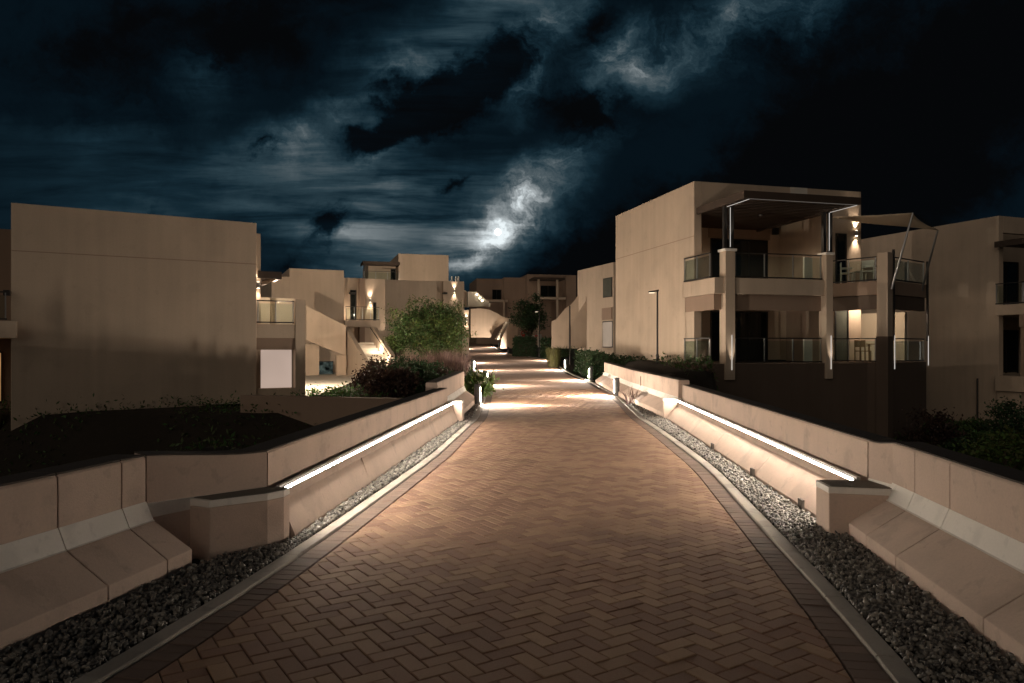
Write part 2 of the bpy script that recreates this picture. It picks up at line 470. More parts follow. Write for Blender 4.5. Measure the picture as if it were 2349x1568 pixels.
# ------------------------------------------------------------------ moon
mb = MB()
MD = 1500.0
mc = Vector((0, 0, EYE)) + Vector(((1142 - CX) / F_PX, 1.0, (HY - 533) / F_PX)) * MD
mr_ = 7.4 / F_PX * MD
mb.lathe(0, 0, [(0.01, -mr_)] + [(mr_*math.sin(math.pi*i/16), -mr_*math.cos(math.pi*i/16)) for i in range(1, 16)] + [(0.01, mr_)], 32)
mo = mb.build('moon', M_MOON, smooth=True); mo.location = mc
tag(mo, 'bright full moon breaking through the edge of the clouds', 'moon')

# ------------------------------------------------------------------ path line
PY = np.array([-9, 0, 2.0, 3.52, 4.55, 5.98, 10.8, 16.9, 20.5, 28.5, 34, 40, 50, 56, 68, 80, 95, 120])
PXL = np.array([-4.0, -2.5, -2.08, -1.77, -1.59, -1.40, -0.92, -0.58, -0.62, -0.70, -1.15, -1.80, -2.75, -3.35, -4.25, -5.1, -6.1, -8.0])
QY = np.array([-9, 0, 2.0, 3.52, 4.2, 5.89, 9.76, 13.5, 16.9, 20.5, 24, 30, 36, 42, 50, 55, 62, 68, 80, 95, 120])
QXR = np.array([-0.6, 1.05, 1.37, 1.645, 1.754, 1.95, 2.405, 2.60, 2.72, 3.0, 3.2, 3.1, 2.75, 2.6, 2.70, 2.55, 0.9, -0.75, -1.9, -2.9, -4.8])
ZY = np.array([-9, 22, 28.5, 32, 40, 50, 54, 68, 80, 95, 120, 200])
ZZ = np.array([0, 0, 0.14, 0.22, 0.40, 0.60, 0.74, 1.12, 1.55, 2.2, 3.4, 6.0])
FY = np.linspace(-9, 120, 1291)
def _smooth(a, k):
    ker = np.ones(k) / k
    return np.convolve(np.pad(a, (k//2, k//2), mode='edge'), ker, 'valid')[:len(a)]
FXL = _smooth(np.interp(FY, PY, PXL), 17); FXR = _smooth(np.interp(FY, QY, QXR), 17); FZ = _smooth(np.interp(FY, ZY, ZZ), 41)
def XL(y): return np.interp(y, FY, FXL)
def XR(y): return np.interp(y, FY, FXR)
def PZ(y): return np.interp(y, FY, FZ)

BORDER, KERB = 0.185, 0.125

# ------------------------------------------------------------------ ground
def ss(x, a, b):
    t = np.clip((x - a) / (b - a), 0, 1); return t * t * (3 - 2 * t)
def ground_z(X, Y):
    X = np.asarray(X, float); Y = np.asarray(Y, float)
    hill = np.interp(Y, ZY, ZZ) - 0.12
    # ravine under the bridge
    low_l = -2.7 + 0.25 * np.sin(X * 0.5) * np.cos(Y * 0.4)
    low_r = -2.0 + 0.3 * np.sin(X * 0.45 + 1) * np.cos(Y * 0.37) + 0.03 * (X - 10)
    cut_l = ss(Y, 21.4, 23.4)
    zl = low_l * (1 - cut_l) + (hill - 0.0 - 0.35 * ss(-X, 4, 9) * (1 - ss(Y, 50, 70))) * cut_l
    edge_r = 21.4 + 9.0 * ss(X, 6.0, 9.0) + 14 * ss(X, 14, 20)
    cut_r = ss(Y - edge_r, 0.0, 2.2)
    shelf = hill + (0.95 - 0.0) * ss(X, 4.2, 5.4) * ss(Y, 20, 24) * (1 - ss(Y, 34, 44))
    zr = low_r * (1 - cut_r) + shelf * cut_r
    zl = zl + 2.15 * np.exp(-((X + 6.4)/2.3)**2 - ((Y - 16.2)/2.6)**2)
    w = ss(X, 0.2, 1.8)
    z = zl * (1 - w) + zr * w
    return z
def axis_pts(lo, hi, step, far, n):
    core = np.arange(lo, hi + step/2, step)
    g = np.geomspace(step, far, n).cumsum()
    g = g / g[-1] * far
    return np.concatenate([lo - g[::-1], core, hi + g])
gx = axis_pts(-32, 46, 0.6, 900, 22); gy = axis_pts(-14, 100, 0.6, 900, 22)
GX, GY = np.meshgrid(gx, gy)
GZ = ground_z(GX, GY)
gv = np.stack([GX.ravel(), GY.ravel(), GZ.ravel()], 1)
nx, ny = len(gx), len(gy)
ii = (np.arange(ny-1)[:, None] * nx + np.arange(nx-1)[None, :]).ravel()
gf = np.stack([ii, ii+1, ii+nx+1, ii+nx], 1)
struct(np_mesh('ground', gv, gf, M_SOIL, smooth=True))

# ------------------------------------------------------------------ path: sand bed, herringbone pavers, border, kerb
def ribbon(name, fl, fr, dz, ys, mat, sk=0.0):
    v = []; f = []
    for y in ys:
        z = float(PZ(y)) + dz
        v += [(fl(y), y, z), (fr(y), y, z)]
    for i in range(len(ys) - 1):
        f.append((2*i, 2*i+1, 2*i+3, 2*i+2))
    return np_mesh(name, np.array(v, float), np.array(f), mat)
ysb = np.concatenate([np.arange(-9, 26, 0.5), np.arange(26, 121, 1.0)])

def hatch_mat():
    """far stretch of the paving: same clay colour, fine courses"""
    m = surf('far_clay_paving', (0.34, 0.212, 0.145), 0.85, 0.10, 0.9, 0.15, 14, 0.3, 30)
    return m
struct(ribbon('path_bed', lambda y: XL(y) - 0.34, lambda y: XR(y) + 0.34, -0.014, ysb, M_JOINT))
def clip_half(poly, px, py, nx_, ny_):
    out = []
    k = len(poly)
    for i in range(k):
        a = poly[i]; b = poly[(i+1) % k]
        da = (a[0]-px)*nx_ + (a[1]-py)*ny_; db = (b[0]-px)*nx_ + (b[1]-py)*ny_
        if da >= 0: out.append(a)
        if (da >= 0) != (db >= 0):
            t = da / (da - db); out.append((a[0] + t*(b[0]-a[0]), a[1] + t*(b[1]-a[1])))
    return out
def area(poly):
    return 0.5 * sum(poly[i][0]*poly[(i+1) % len(poly)][1] - poly[(i+1) % len(poly)][0]*poly[i][1] for i in range(len(poly)))
def shrink(poly, d):
    """inset a convex CCW polygon by d"""
    k = len(poly); res = []
    for i in range(k):
        p = poly[i-1]; c = poly[i]; n = poly[(i+1) % k]
        e0 = (c[0]-p[0], c[1]-p[1]); e1 = (n[0]-c[0], n[1]-c[1])
        l0 = math.hypot(*e0) or 1e-9; l1 = math.hypot(*e1) or 1e-9
        n0 = (-e0[1]/l0, e0[0]/l0); n1 = (-e1[1]/l1, e1[0]/l1)
        den = 1 + n0[0]*n1[0] + n0[1]*n1[1]
        if den < 0.15: den = 0.15
        res.append((c[0] + d*(n0[0]+n1[0])/den, c[1] + d*(n0[1]+n1[1])/den))
    return res
def brick_into(B, poly, rnd, zt, joint=0.0035, ch=0.004):
    """one paver: chamfered top, sides down into the joint"""
    p0 = shrink(poly, joint)
    if area(p0) < 0.0006: return
    p1 = shrink(p0, ch)
    if area(p1) < 0.0003: p1 = p0
    k = len(p0); n = len(B.v)
    dz = rnd.gauss(0, 0.0012); tx = rnd.gauss(0, 0.006); ty = rnd.gauss(0, 0.006)
    cx = sum(p[0] for p in p0)/k; cy = sum(p[1] for p in p0)/k
    def zz(p): return float(zt) + dz + (p[0]-cx)*tx + (p[1]-cy)*ty + (PZ(p[1]) - PZ(cy))
    for p in p0: B.v.append((p[0], p[1], zz(p) - 0.022))
    for p in p0: B.v.append((p[0], p[1], zz(p) - 0.004))
    for p in p1: B.v.append((p[0], p[1], zz(p)))
    for r in (0, k):
        for i in range(k):
            j = (i+1) % k
            B.f.append((n+r+i, n+r+j, n+r+k+j, n+r+k+i))
    B.f.append(tuple(range(n+2*k, n+3*k)))
rnd = random.Random(5)
bricks = MB()
CELL = 0.104
TH = math.radians(33)
ct, st = math.cos(TH), math.sin(TH)
YB0, YB1 = 0.6, 27.0
N_ = int(32 / CELL)
for i in range(-N_, N_):
    for j in range(-N_, N_):
        k = (i - j) % 4
        if k == 0: ox, oy, w, h = i, j, 2, 1
        elif k == 3: ox, oy, w, h = i, j, 1, 2
        else: continue
        cx = (ox + w/2) * CELL; cy = (oy + h/2) * CELL
        wx = cx*ct - cy*st; wy = cx*st + cy*ct
        if wy < YB0 or wy > YB1 or abs(wx) > 4.6: continue
        xl, xr = float(XL(wy)), float(XR(wy))
        if wx < xl - 0.16 or wx > xr + 0.16: continue
        poly = []
        for (dx, dy) in ((0, 0), (w, 0), (w, h), (0, h)):
            qx, qy = (ox+dx)*CELL, (oy+dy)*CELL
            poly.append((qx*ct - qy*st, qx*st + qy*ct))
        if wx < xl + 0.16:
            s = float(XL(wy + 0.1) - XL(wy - 0.1)) / 0.2
            poly = clip_half(poly, xl, wy, 1.0, -s)
        if wx > xr - 0.16 and len(poly) >= 3:
            s = float(XR(wy + 0.1) - XR(wy - 0.1)) / 0.2
            poly = clip_half(poly, xr, wy, -1.0, s)
        if len(poly) < 3 or area(poly) < 0.001: continue
        brick_into(bricks, poly, rnd, PZ(wy))
struct(bricks.build('paving', M_BRICK))
struct(ribbon('far_paving', lambda y: XL(y), lambda y: XR(y), 0.0, np.arange(26.9, 121, 0.5), hatch_mat()))

def edge_pts(fx, y0, y1, step):
    """points along a path edge spaced by arc length"""
    pts = []; y = y0
    while y < y1:
        pts.append((float(fx(y)), y))
        s = float(fx(y + 0.05) - fx(y - 0.05)) / 0.1
        y += step / math.sqrt(1 + s*s)
    return pts
def border(side):
    B = MB()
    fx = XL if side < 0 else XR
    pts = edge_pts(fx, 0.4, 27.0, 0.104)
    for i in range(len(pts) - 1):
        (x0, y0), (x1, y1) = pts[i], pts[i+1]
        tx, ty = x1-x0, y1-y0; l = math.hypot(tx, ty); nxx, nyy = ty/l*side, -tx/l*side
        a = 0.004; w = BORDER
        poly = [(x0+nxx*a, y0+nyy*a), (x0+nxx*w, y0+nyy*w), (x1+nxx*w, y1+nyy*w), (x1+nxx*a, y1+nyy*a)]
        if area(poly) < 0: poly = poly[::-1]
        brick_into(B, poly, rnd, PZ((y0+y1)/2), 0.003)
    return B
bl = border(-1); br = border(1)
bl.f += [tuple(i + len(bl.v) for i in f) for f in br.f]; bl.v += br.v
struct(bl.build('paving_border', M_BORDER))
kb = MB()
for side in (-1, 1):
    fx = XL if side < 0 else XR
    pts = edge_pts(fx, 0.2, 90.0, 0.92)
    for i in range(len(pts) - 1):
        (x0, y0), (x1, y1) = pts[i], pts[i+1]
        tx, ty = x1-x0, y1-y0; l = math.hypot(tx, ty); nxx, nyy = ty/l*side, -tx/l*side
        e = 0.004
        ux, uy = tx/l*e, ty/l*e
        r = []
        for (x, y, s_) in ((x0, y0, 1), (x1, y1, -1)):
            z = float(PZ(y))
            prof = ((BORDER+0.004, -0.03), (BORDER+0.004, 0.010), (BORDER+0.012, 0.018), (BORDER+KERB-0.01, 0.018), (BORDER+KERB, 0.010), (BORDER+KERB, -0.03))
            r.append([(x + nxx*o_ + ux*s_, y + nyy*o_ + uy*s_, z + h_) for (o_, h_) in prof])
        if side < 0: r = [q[::-1] for q in r]
        kb.loft(r)
struct(kb.build('kerb', M_KERB))

# ------------------------------------------------------------------ bridge deck
dk = MB()
ring = []
for y in np.arange(-9, 21.6, 1.0):
    c = 0.0663 * y
    ring.append([(c-2.55-0.35*max(0, (6-y)/9), y, -0.03), (c+2.95, y, -0.03), (c+2.95, y, -0.55), (c-2.55-0.35*max(0, (6-y)/9), y, -0.55)])
dk.loft(ring)
struct(dk.build('bridge_deck', M_BASE))

# ------------------------------------------------------------------ barriers
JERSEY = [(0.0, -0.06), (0.0, 0.13), (0.29, 0.330), (0.305, 0.336), (0.36, 0.470), (0.36, 0.79), (0.375, 0.805), (0.60, 0.805), (0.615, 0.79), (0.615, -0.5)]
def line_at(pts, y):
    ys = [p[1] for p in pts]; return float(np.interp(y, ys, [p[0] for p in pts]))
def barrier_seg(pts, y0, y1, side, label, dz0=0.0, dz1=0.0, top=0.805, group=None, n=3, gap=0.0045):
    """one precast barrier; pts = line of its foot, side = -1 left / +1 right of the path"""
    r = []
    ys = np.linspace(y0 + gap, y1 - gap, n)
    prof = [(o_, z if z < 0.5 else z - 0.805 + top) for (o_, z) in JERSEY]
    base = thing('concrete_barrier', label, 'barrier', (line_at(pts, (y0+y1)/2), (y0+y1)/2, 0), group)
    def ring(idx, y, lift=0.0):
        x = line_at(pts, y); s = (line_at(pts, y+0.1) - line_at(pts, y-0.1)) / 0.2
        l = math.hypot(1, s); nx_, ny_ = side/l, -side*s/l
        dz = dz0 + (dz1-dz0)*(y-y0)/(y1-y0)
        return [(x + nx_*(o_ + lift*lx), y + ny_*(o_ + lift*lx), z + dz + lift*lz) for (o_, z, lx, lz) in idx]
    body = MB(); full = [(o_, z, 0, 0) for (o_, z) in prof]
    rings = [ring(full, y) for y in ys]
    if side > 0: rings = [q[::-1] for q in rings]
    body.loft(rings)
    body.build('barrier_body', M_BARRIER, base, bevel=0.006)
    # pale painted band on the shoulder and dark coping on top: thin skins 3 mm proud
    for nm, mt, sel in (('painted_band', M_BAND, [(0.286, 0.334), (0.301, 0.3405), (0.3565, 0.472), (0.37, 0.472), (0.345, 0.330)]),
                        ('coping', M_COPING, [(0.372, top + 0.0005), (0.372, top + 0.012), (0.603, top + 0.012), (0.603, top + 0.0005)])):
        m2 = MB(); rr = [ring([(o_, z, 0, 0) for (o_, z) in sel], y) for y in ys]
        m2.loft(rr); m2.build(nm, mt, base)
    return base

L_NEAR = [(-4.6, -4.5), (-3.62, -0.5), (-3.05, 2.0), (-2.645, 3.78), (-2.34, 5.40)]
R_NEAR = [(1.45, -4.5), (2.02, -0.5), (2.33, 2.0), (2.56, 3.93), (2.84, 6.22)]
for (y0, y1, lab) in ((-4.5, -1.2, 'concrete barrier on the left verge behind the viewpoint'), (-1.2, 1.7, 'concrete barrier on the left verge nearest the viewpoint'),
                      (1.7, 4.56, 'long left foreground barrier panel above the dark gravel'),
                      (4.56, 5.12, 'narrow barrier panel between two joints on the left'), (5.12, 5.40, 'short last barrier piece against the left end block')):
    barrier_seg(L_NEAR, y0, y1, -1, lab, group='near barriers')
for (y0, y1, lab) in ((-4.5, -1.2, 'concrete barrier on the right verge behind the viewpoint'), (-1.2, 1.6, 'concrete barrier on the right verge nearest the viewpoint'),
                      (1.6, 4.02, 'right foreground barrier at the lower corner of the picture'), (4.02, 5.22, 'right foreground barrier panel with two slanted joints at its ends'),
                      (5.22, 5.80, 'narrow right barrier panel beside the slanted joints'), (5.80, 6.22, 'rounded end piece of the right foreground barrier row')):
    barrier_seg(R_NEAR, y0, y1, 1, lab, group='near barriers')
R_FAR = [(3.42, 16.55), (3.46, 23.0), (3.44, 30.4)]
barrier_seg(R_FAR, 16.75, 23.6, 1, 'pale barrier behind the bollard just past the right light strip', 0.02, 0.05, 0.86, 'far barriers')
barrier_seg(R_FAR, 23.6, 30.4, 1, 'farthest right barrier ending beside the hedge and bollard', 0.05, 0.17, 0.86, 'far barriers')
L_FAR = [(-1.22, 15.4), (-1.12, 18.0), (-1.02, 21.4)]
barrier_seg(L_FAR, 15.55, 21.3, -1, 'pale barrier with a curved end beside the flowering plant', 0.0, 0.05, 0.88, 'far barriers')

# light-strip walls on the two sides of the bridge
AX = 0.0663
def UV(u, v): return (u*0.9978 + v*AX, v*0.9978 - u*AX)
def led_wall(side, u_up, u_led, u_lip, u_foot, v0, v1, top, label, drains):
    base = thing('lit_parapet', label, 'parapet', (*UV(u_up, (v0+v1)/2), 0))
    def ring(prof, v):
        r = [(*UV(u, v), z) for (u, z) in prof]
        return r
    o = side
    prof = [(u_foot, -0.06), (u_foot + 0.01*o, 0.05), (u_lip + 0.002*o, 0.335), (u_lip + 0.002*o, 0.330), (u_lip - 0.016*o, 0.328), (u_lip - 0.016*o, 0.345), (u_lip - 0.010*o, 0.400), (u_lip + 0.02*o, 0.403), (u_up, 0.402), (u_up, top - 0.015), (u_up + 0.015*o, top),
            (u_up + 0.26*o, top), (u_up + 0.26*o, -0.55)]
    nseg = 4
    vs = np.linspace(v0, v1, nseg + 1)
    body = MB()
    for i in range(nseg):
        rr = [ring(prof, v) for v in (vs[i] + 0.0025, vs[i+1] - 0.0025)]
        if side > 0: rr = [q[::-1] for q in rr]
        body.loft(rr)
    body.build('parapet_wall', M_BARRIER, base, bevel=0.005)
    cop = MB()
    cop.loft([ring([(u_up + 0.012*o, top + 0.001), (u_up + 0.012*o, top + 0.012), (u_up + 0.25*o, top + 0.012), (u_up + 0.25*o, top + 0.001)], v) for v in (v0, v1)])
    cop.build('coping', M_COPING, base)
    # aluminium channel on the lip and the glowing tape in it (curved diffuser: looks out, down and a little up)
    ch = MB()
    ch.loft([ring([(u_lip + 0.012*o, 0.4045), (u_lip + 0.016*o, 0.452), (u_lip + 0.05*o, 0.452), (u_lip + 0.05*o, 0.4045)], v) for v in (v0 + 0.02, v1 - 0.02)])
    ch.build('led_channel', M_STEEL, base)
    tp = MB()
    vv = np.linspace(v0 + 0.03, v1 - 0.03, 9)
    dprof = [(u_lip - 0.0115*o, 0.412), (u_lip - 0.0095*o, 0.433)]
    for i in range(8):
        for j in range(1):
            (ua, za_), (ub, zb_) = dprof[j], dprof[j+1]
            p = [(*UV(ua, vv[i]), za_), (*UV(ub, vv[i]), zb_), (*UV(ub, vv[i+1]), zb_), (*UV(ua, vv[i+1]), za_)]
            tp.quad(*p[::-1]) if side < 0 else tp.quad(*p)
    tp.build('led_tape', M_LED, base)
    for v in drains:
        d = MB()
        F = seg_frame(UV(u_foot - 0.004*o, v), UV(u_foot - 0.004*o, v + 0.14))
        d.box(F, 0, 0.13, -0.012, 0.012, 0.0, 0.12)
        d.build('drain_opening', M_COPING, base)
    return base

lw = led_wall(-1, -2.44, 0, -2.33, -2.20, 6.0, 15.75, 0.74, 'left bridge parapet with a glowing light strip along its ledge', ())
rw = led_wall(1, 2.72, 0, 2.62, 2.36, 6.75, 16.75, 0.78, 'right bridge parapet with a glowing light strip along its ledge', (7.35, 9.2, 11.6))

# end blocks of the light-strip walls
def end_block(foot, z, base, grey_top=True):
    """foot = polygon (world xy, CCW)"""
    m = MB()
    k = len(foot)
    m.loft([[(*p, -0.06) for p in foot], [(*p, z - 0.055) for p in foot]])
    m.build('end_block', M_BARRIER, base, bevel=0.008)
    c = (sum(p[0] for p in foot)/k, sum(p[1] for p in foot)/k)
    big_ = [(c[0] + (p[0]-c[0])*1.008, c[1] + (p[1]-c[1])*1.008) for p in foot]
    m = MB(); m.loft([[(*p, z - 0.054) for p in big_], [(*p, z) for p in big_]]); m.build('block_lip', M_BAND, base, bevel=0.005)
    sm = [(c[0] + (p[0]-c[0])*0.93, c[1] + (p[1]-c[1])*0.93) for p in foot]
    m = MB(); m.loft([[(*p, z + 0.001) for p in sm], [(*p, z + 0.006) for p in sm]]); m.build('block_top', M_BLOCKTOP if grey_top else M_BAND, base)  # pale paint stands for the light on the far block tops
p_l = [UV(-2.66, 5.42), UV(-2.33, 5.72), UV(-2.25, 5.86), UV(-2.25, 5.99), UV(-2.43, 5.99), UV(-2.86, 5.50)]
end_block(p_l, 0.445, lw)
end_block([UV(2.27, 6.42), UV(2.95, 6.30), UV(2.95, 6.70), UV(2.71, 6.74), UV(2.27, 6.74)], 0.425, rw)
end_block([UV(-2.44, 15.76), UV(-2.12, 15.76), UV(-2.12, 16.02), UV(-2.44, 16.02)], 0.47, lw, False)
end_block([UV(2.30, 16.76), UV(2.71, 16.76), UV(2.71, 17.0), UV(2.30, 17.0)], 0.47, rw, False)
# curved wall piece that leads from the barrier line to the parapet (dips slightly)
def transition(a, b, za, zb, base, side):
    r = []
    for t in np.linspace(0, 1, 9):
        s_ = t*t*(3-2*t)
        x = a[0] + (b[0]-a[0])*t; y = a[1] + (b[1]-a[1])*t
        z = za + (zb-za)*s_ - 0.012*math.sin(math.pi*t)
        dx, dy = b[0]-a[0], b[1]-a[1]; l = math.hypot(dx, dy); nx_, ny_ = -dy/l*-side, dx/l*-side
        r.append([(x, y, -0.4), (x, y, z), (x + nx_*0.24, y + ny_*0.24, z), (x + nx_*0.24, y + ny_*0.24, -0.4)])
    if side > 0: r = [q[::-1] for q in r]
    m = MB(); m.loft(r); m.build('transition_wall', M_BARRIER, base, bevel=0.006)
    m = MB()
    m.loft([[(q[1][0]*0.97+q[2][0]*0.03, q[1][1]*0.97+q[2][1]*0.03, max(q[1][2], q[2][2]) + 0.001), (q[1][0]*0.97+q[2][0]*0.03, q[1][1]*0.97+q[2][1]*0.03, max(q[1][2], q[2][2]) + 0.011),
             (q[2][0], q[2][1], q[2][2] + 0.011), (q[2][0], q[2][1], q[2][2] + 0.001)] if side < 0 else
            [(q[2][0]*0.97+q[1][0]*0.03, q[2][1]*0.97+q[1][1]*0.03, q[2][2] + 0.001), (q[2][0]*0.97+q[1][0]*0.03, q[2][1]*0.97+q[1][1]*0.03, q[2][2] + 0.011),
             (q[1][0], q[1][1], q[1][2] + 0.011), (q[1][0], q[1][1], q[1][2] + 0.001)] for q in r])
    m.build('coping', M_COPING, base)
    m = MB()
    dx, dy = b[0]-a[0], b[1]-a[1]
    F = seg_frame(a, b); L_ = math.hypot(dx, dy)
    lo, hi = (-0.006, 0.004)
    m.prism(F, [(0.0, 0.345), (0.0, 0.457), (L_*0.98, 0.40+0.05), (L_*0.98, 0.395)], -0.006, 0.006)
    m.build('painted_band', M_BAND, base)
transition((-2.70, 5.44), (UV(-2.445, 5.99)), 0.805, 0.74, lw, -1)
transition((3.20, 6.17), (UV(2.725, 6.745)), 0.805, 0.78, rw, 1)

# ------------------------------------------------------------------ gravel
def wall_l(y): return np.interp(y, [-4, -0.5, 2.0, 3.78, 5.45, 5.9, 6.1, 15.6, 16, 21.5], [-4.6, -3.62, -3.05, -2.645, -2.30, -1.9, -1.80, -1.18, -1.2, -1.02])
def wall_r(y): return np.interp(y, [-4, -0.5, 2.0, 3.93, 6.25, 6.5, 16.6, 17.0, 30.4], [1.45, 2.02, 2.33, 2.56, 2.84, 2.78, 3.44, 3.43, 3.44])
gb = MB()
for (f0, f1) in ((lambda y: wall_l(y) - 0.30, lambda y: XL(y) - BORDER - KERB + 0.005), (lambda y: XR(y) + BORDER + KERB - 0.005, lambda y: wall_r(y) + 0.30)):
    ys = np.arange(0, 22, 0.4)
    for i in range(len(ys)-1):
        y0, y1 = ys[i], ys[i+1]
        gb.quad((f0(y0), y0, -0.012), (f1(y0), y0, -0.012), (f1(y1), y1, -0.012), (f0(y1), y1, -0.012))
struct(gb.build('gravel_bed', M_BED))
t_ = (1 + 5 ** 0.5) / 2
ICO = np.array([(-1, t_, 0), (1, t_, 0), (-1, -t_, 0), (1, -t_, 0), (0, -1, t_), (0, 1, t_), (0, -1, -t_), (0, 1, -t_), (t_, 0, -1), (t_, 0, 1), (-t_, 0, -1), (-t_, 0, 1)]) / math.sqrt(1 + t_*t_)
ICOF = np.array([(0, 11, 5), (0, 5, 1), (0, 1, 7), (0, 7, 10), (0, 10, 11), (1, 5, 9), (5, 11, 4), (11, 10, 2), (10, 7, 6), (7, 1, 8), (3, 9, 4), (3, 4, 2), (3, 2, 6), (3, 6, 8), (3, 8, 9), (4, 9, 5), (2, 4, 11), (6, 2, 10), (8, 6, 7), (9, 8, 1)])
def rot_batch(n):
    q = RNG.normal(size=(n, 4)); q /= np.linalg.norm(q, axis=1)[:, None]
    w, x, y, z = q.T
    return np.stack([np.stack([1-2*(y*y+z*z), 2*(x*y-z*w), 2*(x*z+y*w)], 1), np.stack([2*(x*y+z*w), 1-2*(x*x+z*z), 2*(y*z-x*w)], 1), np.stack([2*(x*z-y*w), 2*(y*z+x*w), 1-2*(x*x+y*y)], 1)], 1)
def stones(pos, rad):
    n = len(pos)
    s = np.repeat(ICO[None], n, 0) * (1 + RNG.uniform(-0.22, 0.22, (n, 12, 1)))
    s = s * (rad[:, None] * RNG.uniform((0.8, 0.6, 0.45), (1.35, 1.0, 0.75), (n, 3)))[:, None, :]
    R = rot_batch(n)
    s = np.einsum('nij,nkj->nki', R, s) + pos[:, None, :]
    f = (np.arange(n)[:, None, None] * 12 + ICOF[None]).reshape(-1, 3)
    return s.reshape(-1, 3), f
def strip_pts(n, y0, y1, f0, f1, z0, z1):
    y = RNG.uniform(y0, y1, n); t = RNG.uniform(0, 1, n)
    a = f0(y); b = f1(y)
    keep = b > a + 0.02
    x = a + (b - a) * t
    p = np.stack([x, y, RNG.uniform(z0, z1, n) + 0.012*np.abs(RNG.normal(size=n))], 1)
    return p[keep]
gl0 = lambda y: wall_l(y) + 0.005; gl1 = lambda y: XL(y) - BORDER - KERB - 0.008
gr0 = lambda y: XR(y) + BORDER + KERB + 0.008; gr1 = lambda y: wall_r(y) - 0.005
for nm, f0, f1 in (('gravel', gl0, gl1), ('gravel', gr0, gr1)):
    P_ = [strip_pts(10500, 2.2, 8.0, f0, f1, -0.006, 0.022), strip_pts(6500, 8.0, 16.5, f0, f1, -0.004, 0.02), strip_pts(1800, 16.5, 21.5, f0, f1, -0.004, 0.02)]
    R_ = [RNG.uniform(0.009, 0.023, len(P_[0])), RNG.uniform(0.013, 0.026, len(P_[1])), RNG.uniform(0.018, 0.035, len(P_[2]))]
    v, f = stones(np.concatenate(P_), np.concatenate(R_))
    g_ = np_mesh(nm, v, f, M_STONE)
    tag(g_, kind='stuff')

# ------------------------------------------------------------------ building helpers
def part(mb, name, mat, base, bevel=0.0):
    return mb.build(name, mat, base, bevel)

def railing(base, p, q, z, h=0.98, post_n=3, light=False):
    F = seg_frame(p, q); L_ = math.hypot(q[0]-p[0], q[1]-p[1])
    m = MB()
    m.box(F, 0, L_, -0.025, 0.025, z + h - 0.04, z + h)
    m.box(F, 0, L_, -0.03, 0.03, z + 0.03, z + 0.08)
    r = m.build('railing', M_METAL, base)
    g = MB(); g.box(F, 0.03, L_ - 0.03, -0.006, 0.006, z + 0.085, z + h - 0.12); g.build('glass_panel', M_GLASS, r)
    for t in np.linspace(0.04, L_ - 0.04, post_n):
        MB().box(F, t - 0.018, t + 0.018, -0.022, 0.022, z + 0.081, z + h - 0.041).build('post', M_STEEL, r)
    return r

def glazed_door(base, F, a0, a1, b, z0, z1, panels=2, mat=None, frame=None, curtain=False, name='door'):
    fm = MB(); t = 0.06
    fm.box(F, a0, a1, b - 0.05, b - 0.002, z1 - t, z1)
    fm.box(F, a0, a0 + t, b - 0.05, b - 0.002, z0, z1 - t); fm.box(F, a1 - t, a1, b - 0.05, b - 0.002, z0, z1 - t)
    for i in range(1, panels):
        c = a0 + (a1-a0)*i/panels; fm.box(F, c - t/2, c + t/2, b - 0.048, b - 0.002, z0, z1 - t)
    d = fm.build(name, frame or M_METAL, base)
    g = MB(); g.box(F, a0 + t*0.5, a1 - t*0.5, b - 0.022, b - 0.006, z0 + 0.02, z1 - t*0.5); g.build('pane', mat or M_DGLASS, d)
    return d

def point_light(name, loc, w, col=WARM, r=0.05, parent=None):
    l = bpy.data.lights.new(name, 'POINT'); l.energy = w; l.color = col; l.shadow_soft_size = r
    o = bpy.data.objects.new(name, l); COL.objects.link(o)
    if parent: o.parent = parent; o.location = Vector(loc) - parent_loc(parent)
    else: o.location = loc
    return o
def spot_light(name, loc, direction, w, ang, col=WARM, parent=None, r=0.03, blend=0.6):
    l = bpy.data.lights.new(name, 'SPOT'); l.energy = w; l.color = col; l.shadow_soft_size = r
    l.spot_size = math.radians(ang); l.spot_blend = blend
    o = bpy.data.objects.new(name, l); COL.objects.link(o)
    o.rotation_euler = Vector(direction).to_track_quat('-Z', 'Y').to_euler()
    if parent: o.parent = parent; o.location = Vector(loc) - parent_loc(parent)
    else: o.location = loc
    return o
def wall_lamp(base, F, a, b, z, w=14.0, up=True):
    """up and down light on a wall at (a, b), facing -b"""
    m = MB(); c = F.P(a, b - 0.09)
    m.lathe(c[0], c[1], [(0.055, z - 0.11), (0.06, z - 0.10), (0.06, z + 0.10), (0.055, z + 0.11)], 12)
    m.box(F, a - 0.03, a + 0.03, b - 0.06, b - 0.002, z - 0.04, z + 0.04)
    wl = m.build('wall_lamp', M_STEEL, base)
    for zz in (z - 0.113, z + 0.113):
        MB().lathe(c[0], c[1], [(0.045, zz - 0.002), (0.045, zz + 0.002)], 12).build('lamp_lens', M_LAMP, wl)
    n = F.e2
    spot_light('lamp_light', (c[0], c[1], z - 0.13), (n[0]*0.12, n[1]*0.12, -1), w * 1.3, 66, parent=wl, blend=1.0)
    if up: spot_light('lamp_light', (c[0], c[1], z + 0.13), (n[0]*0.12, n[1]*0.12, 1), w * 1.3, 66, parent=wl, blend=1.0)
    return wl

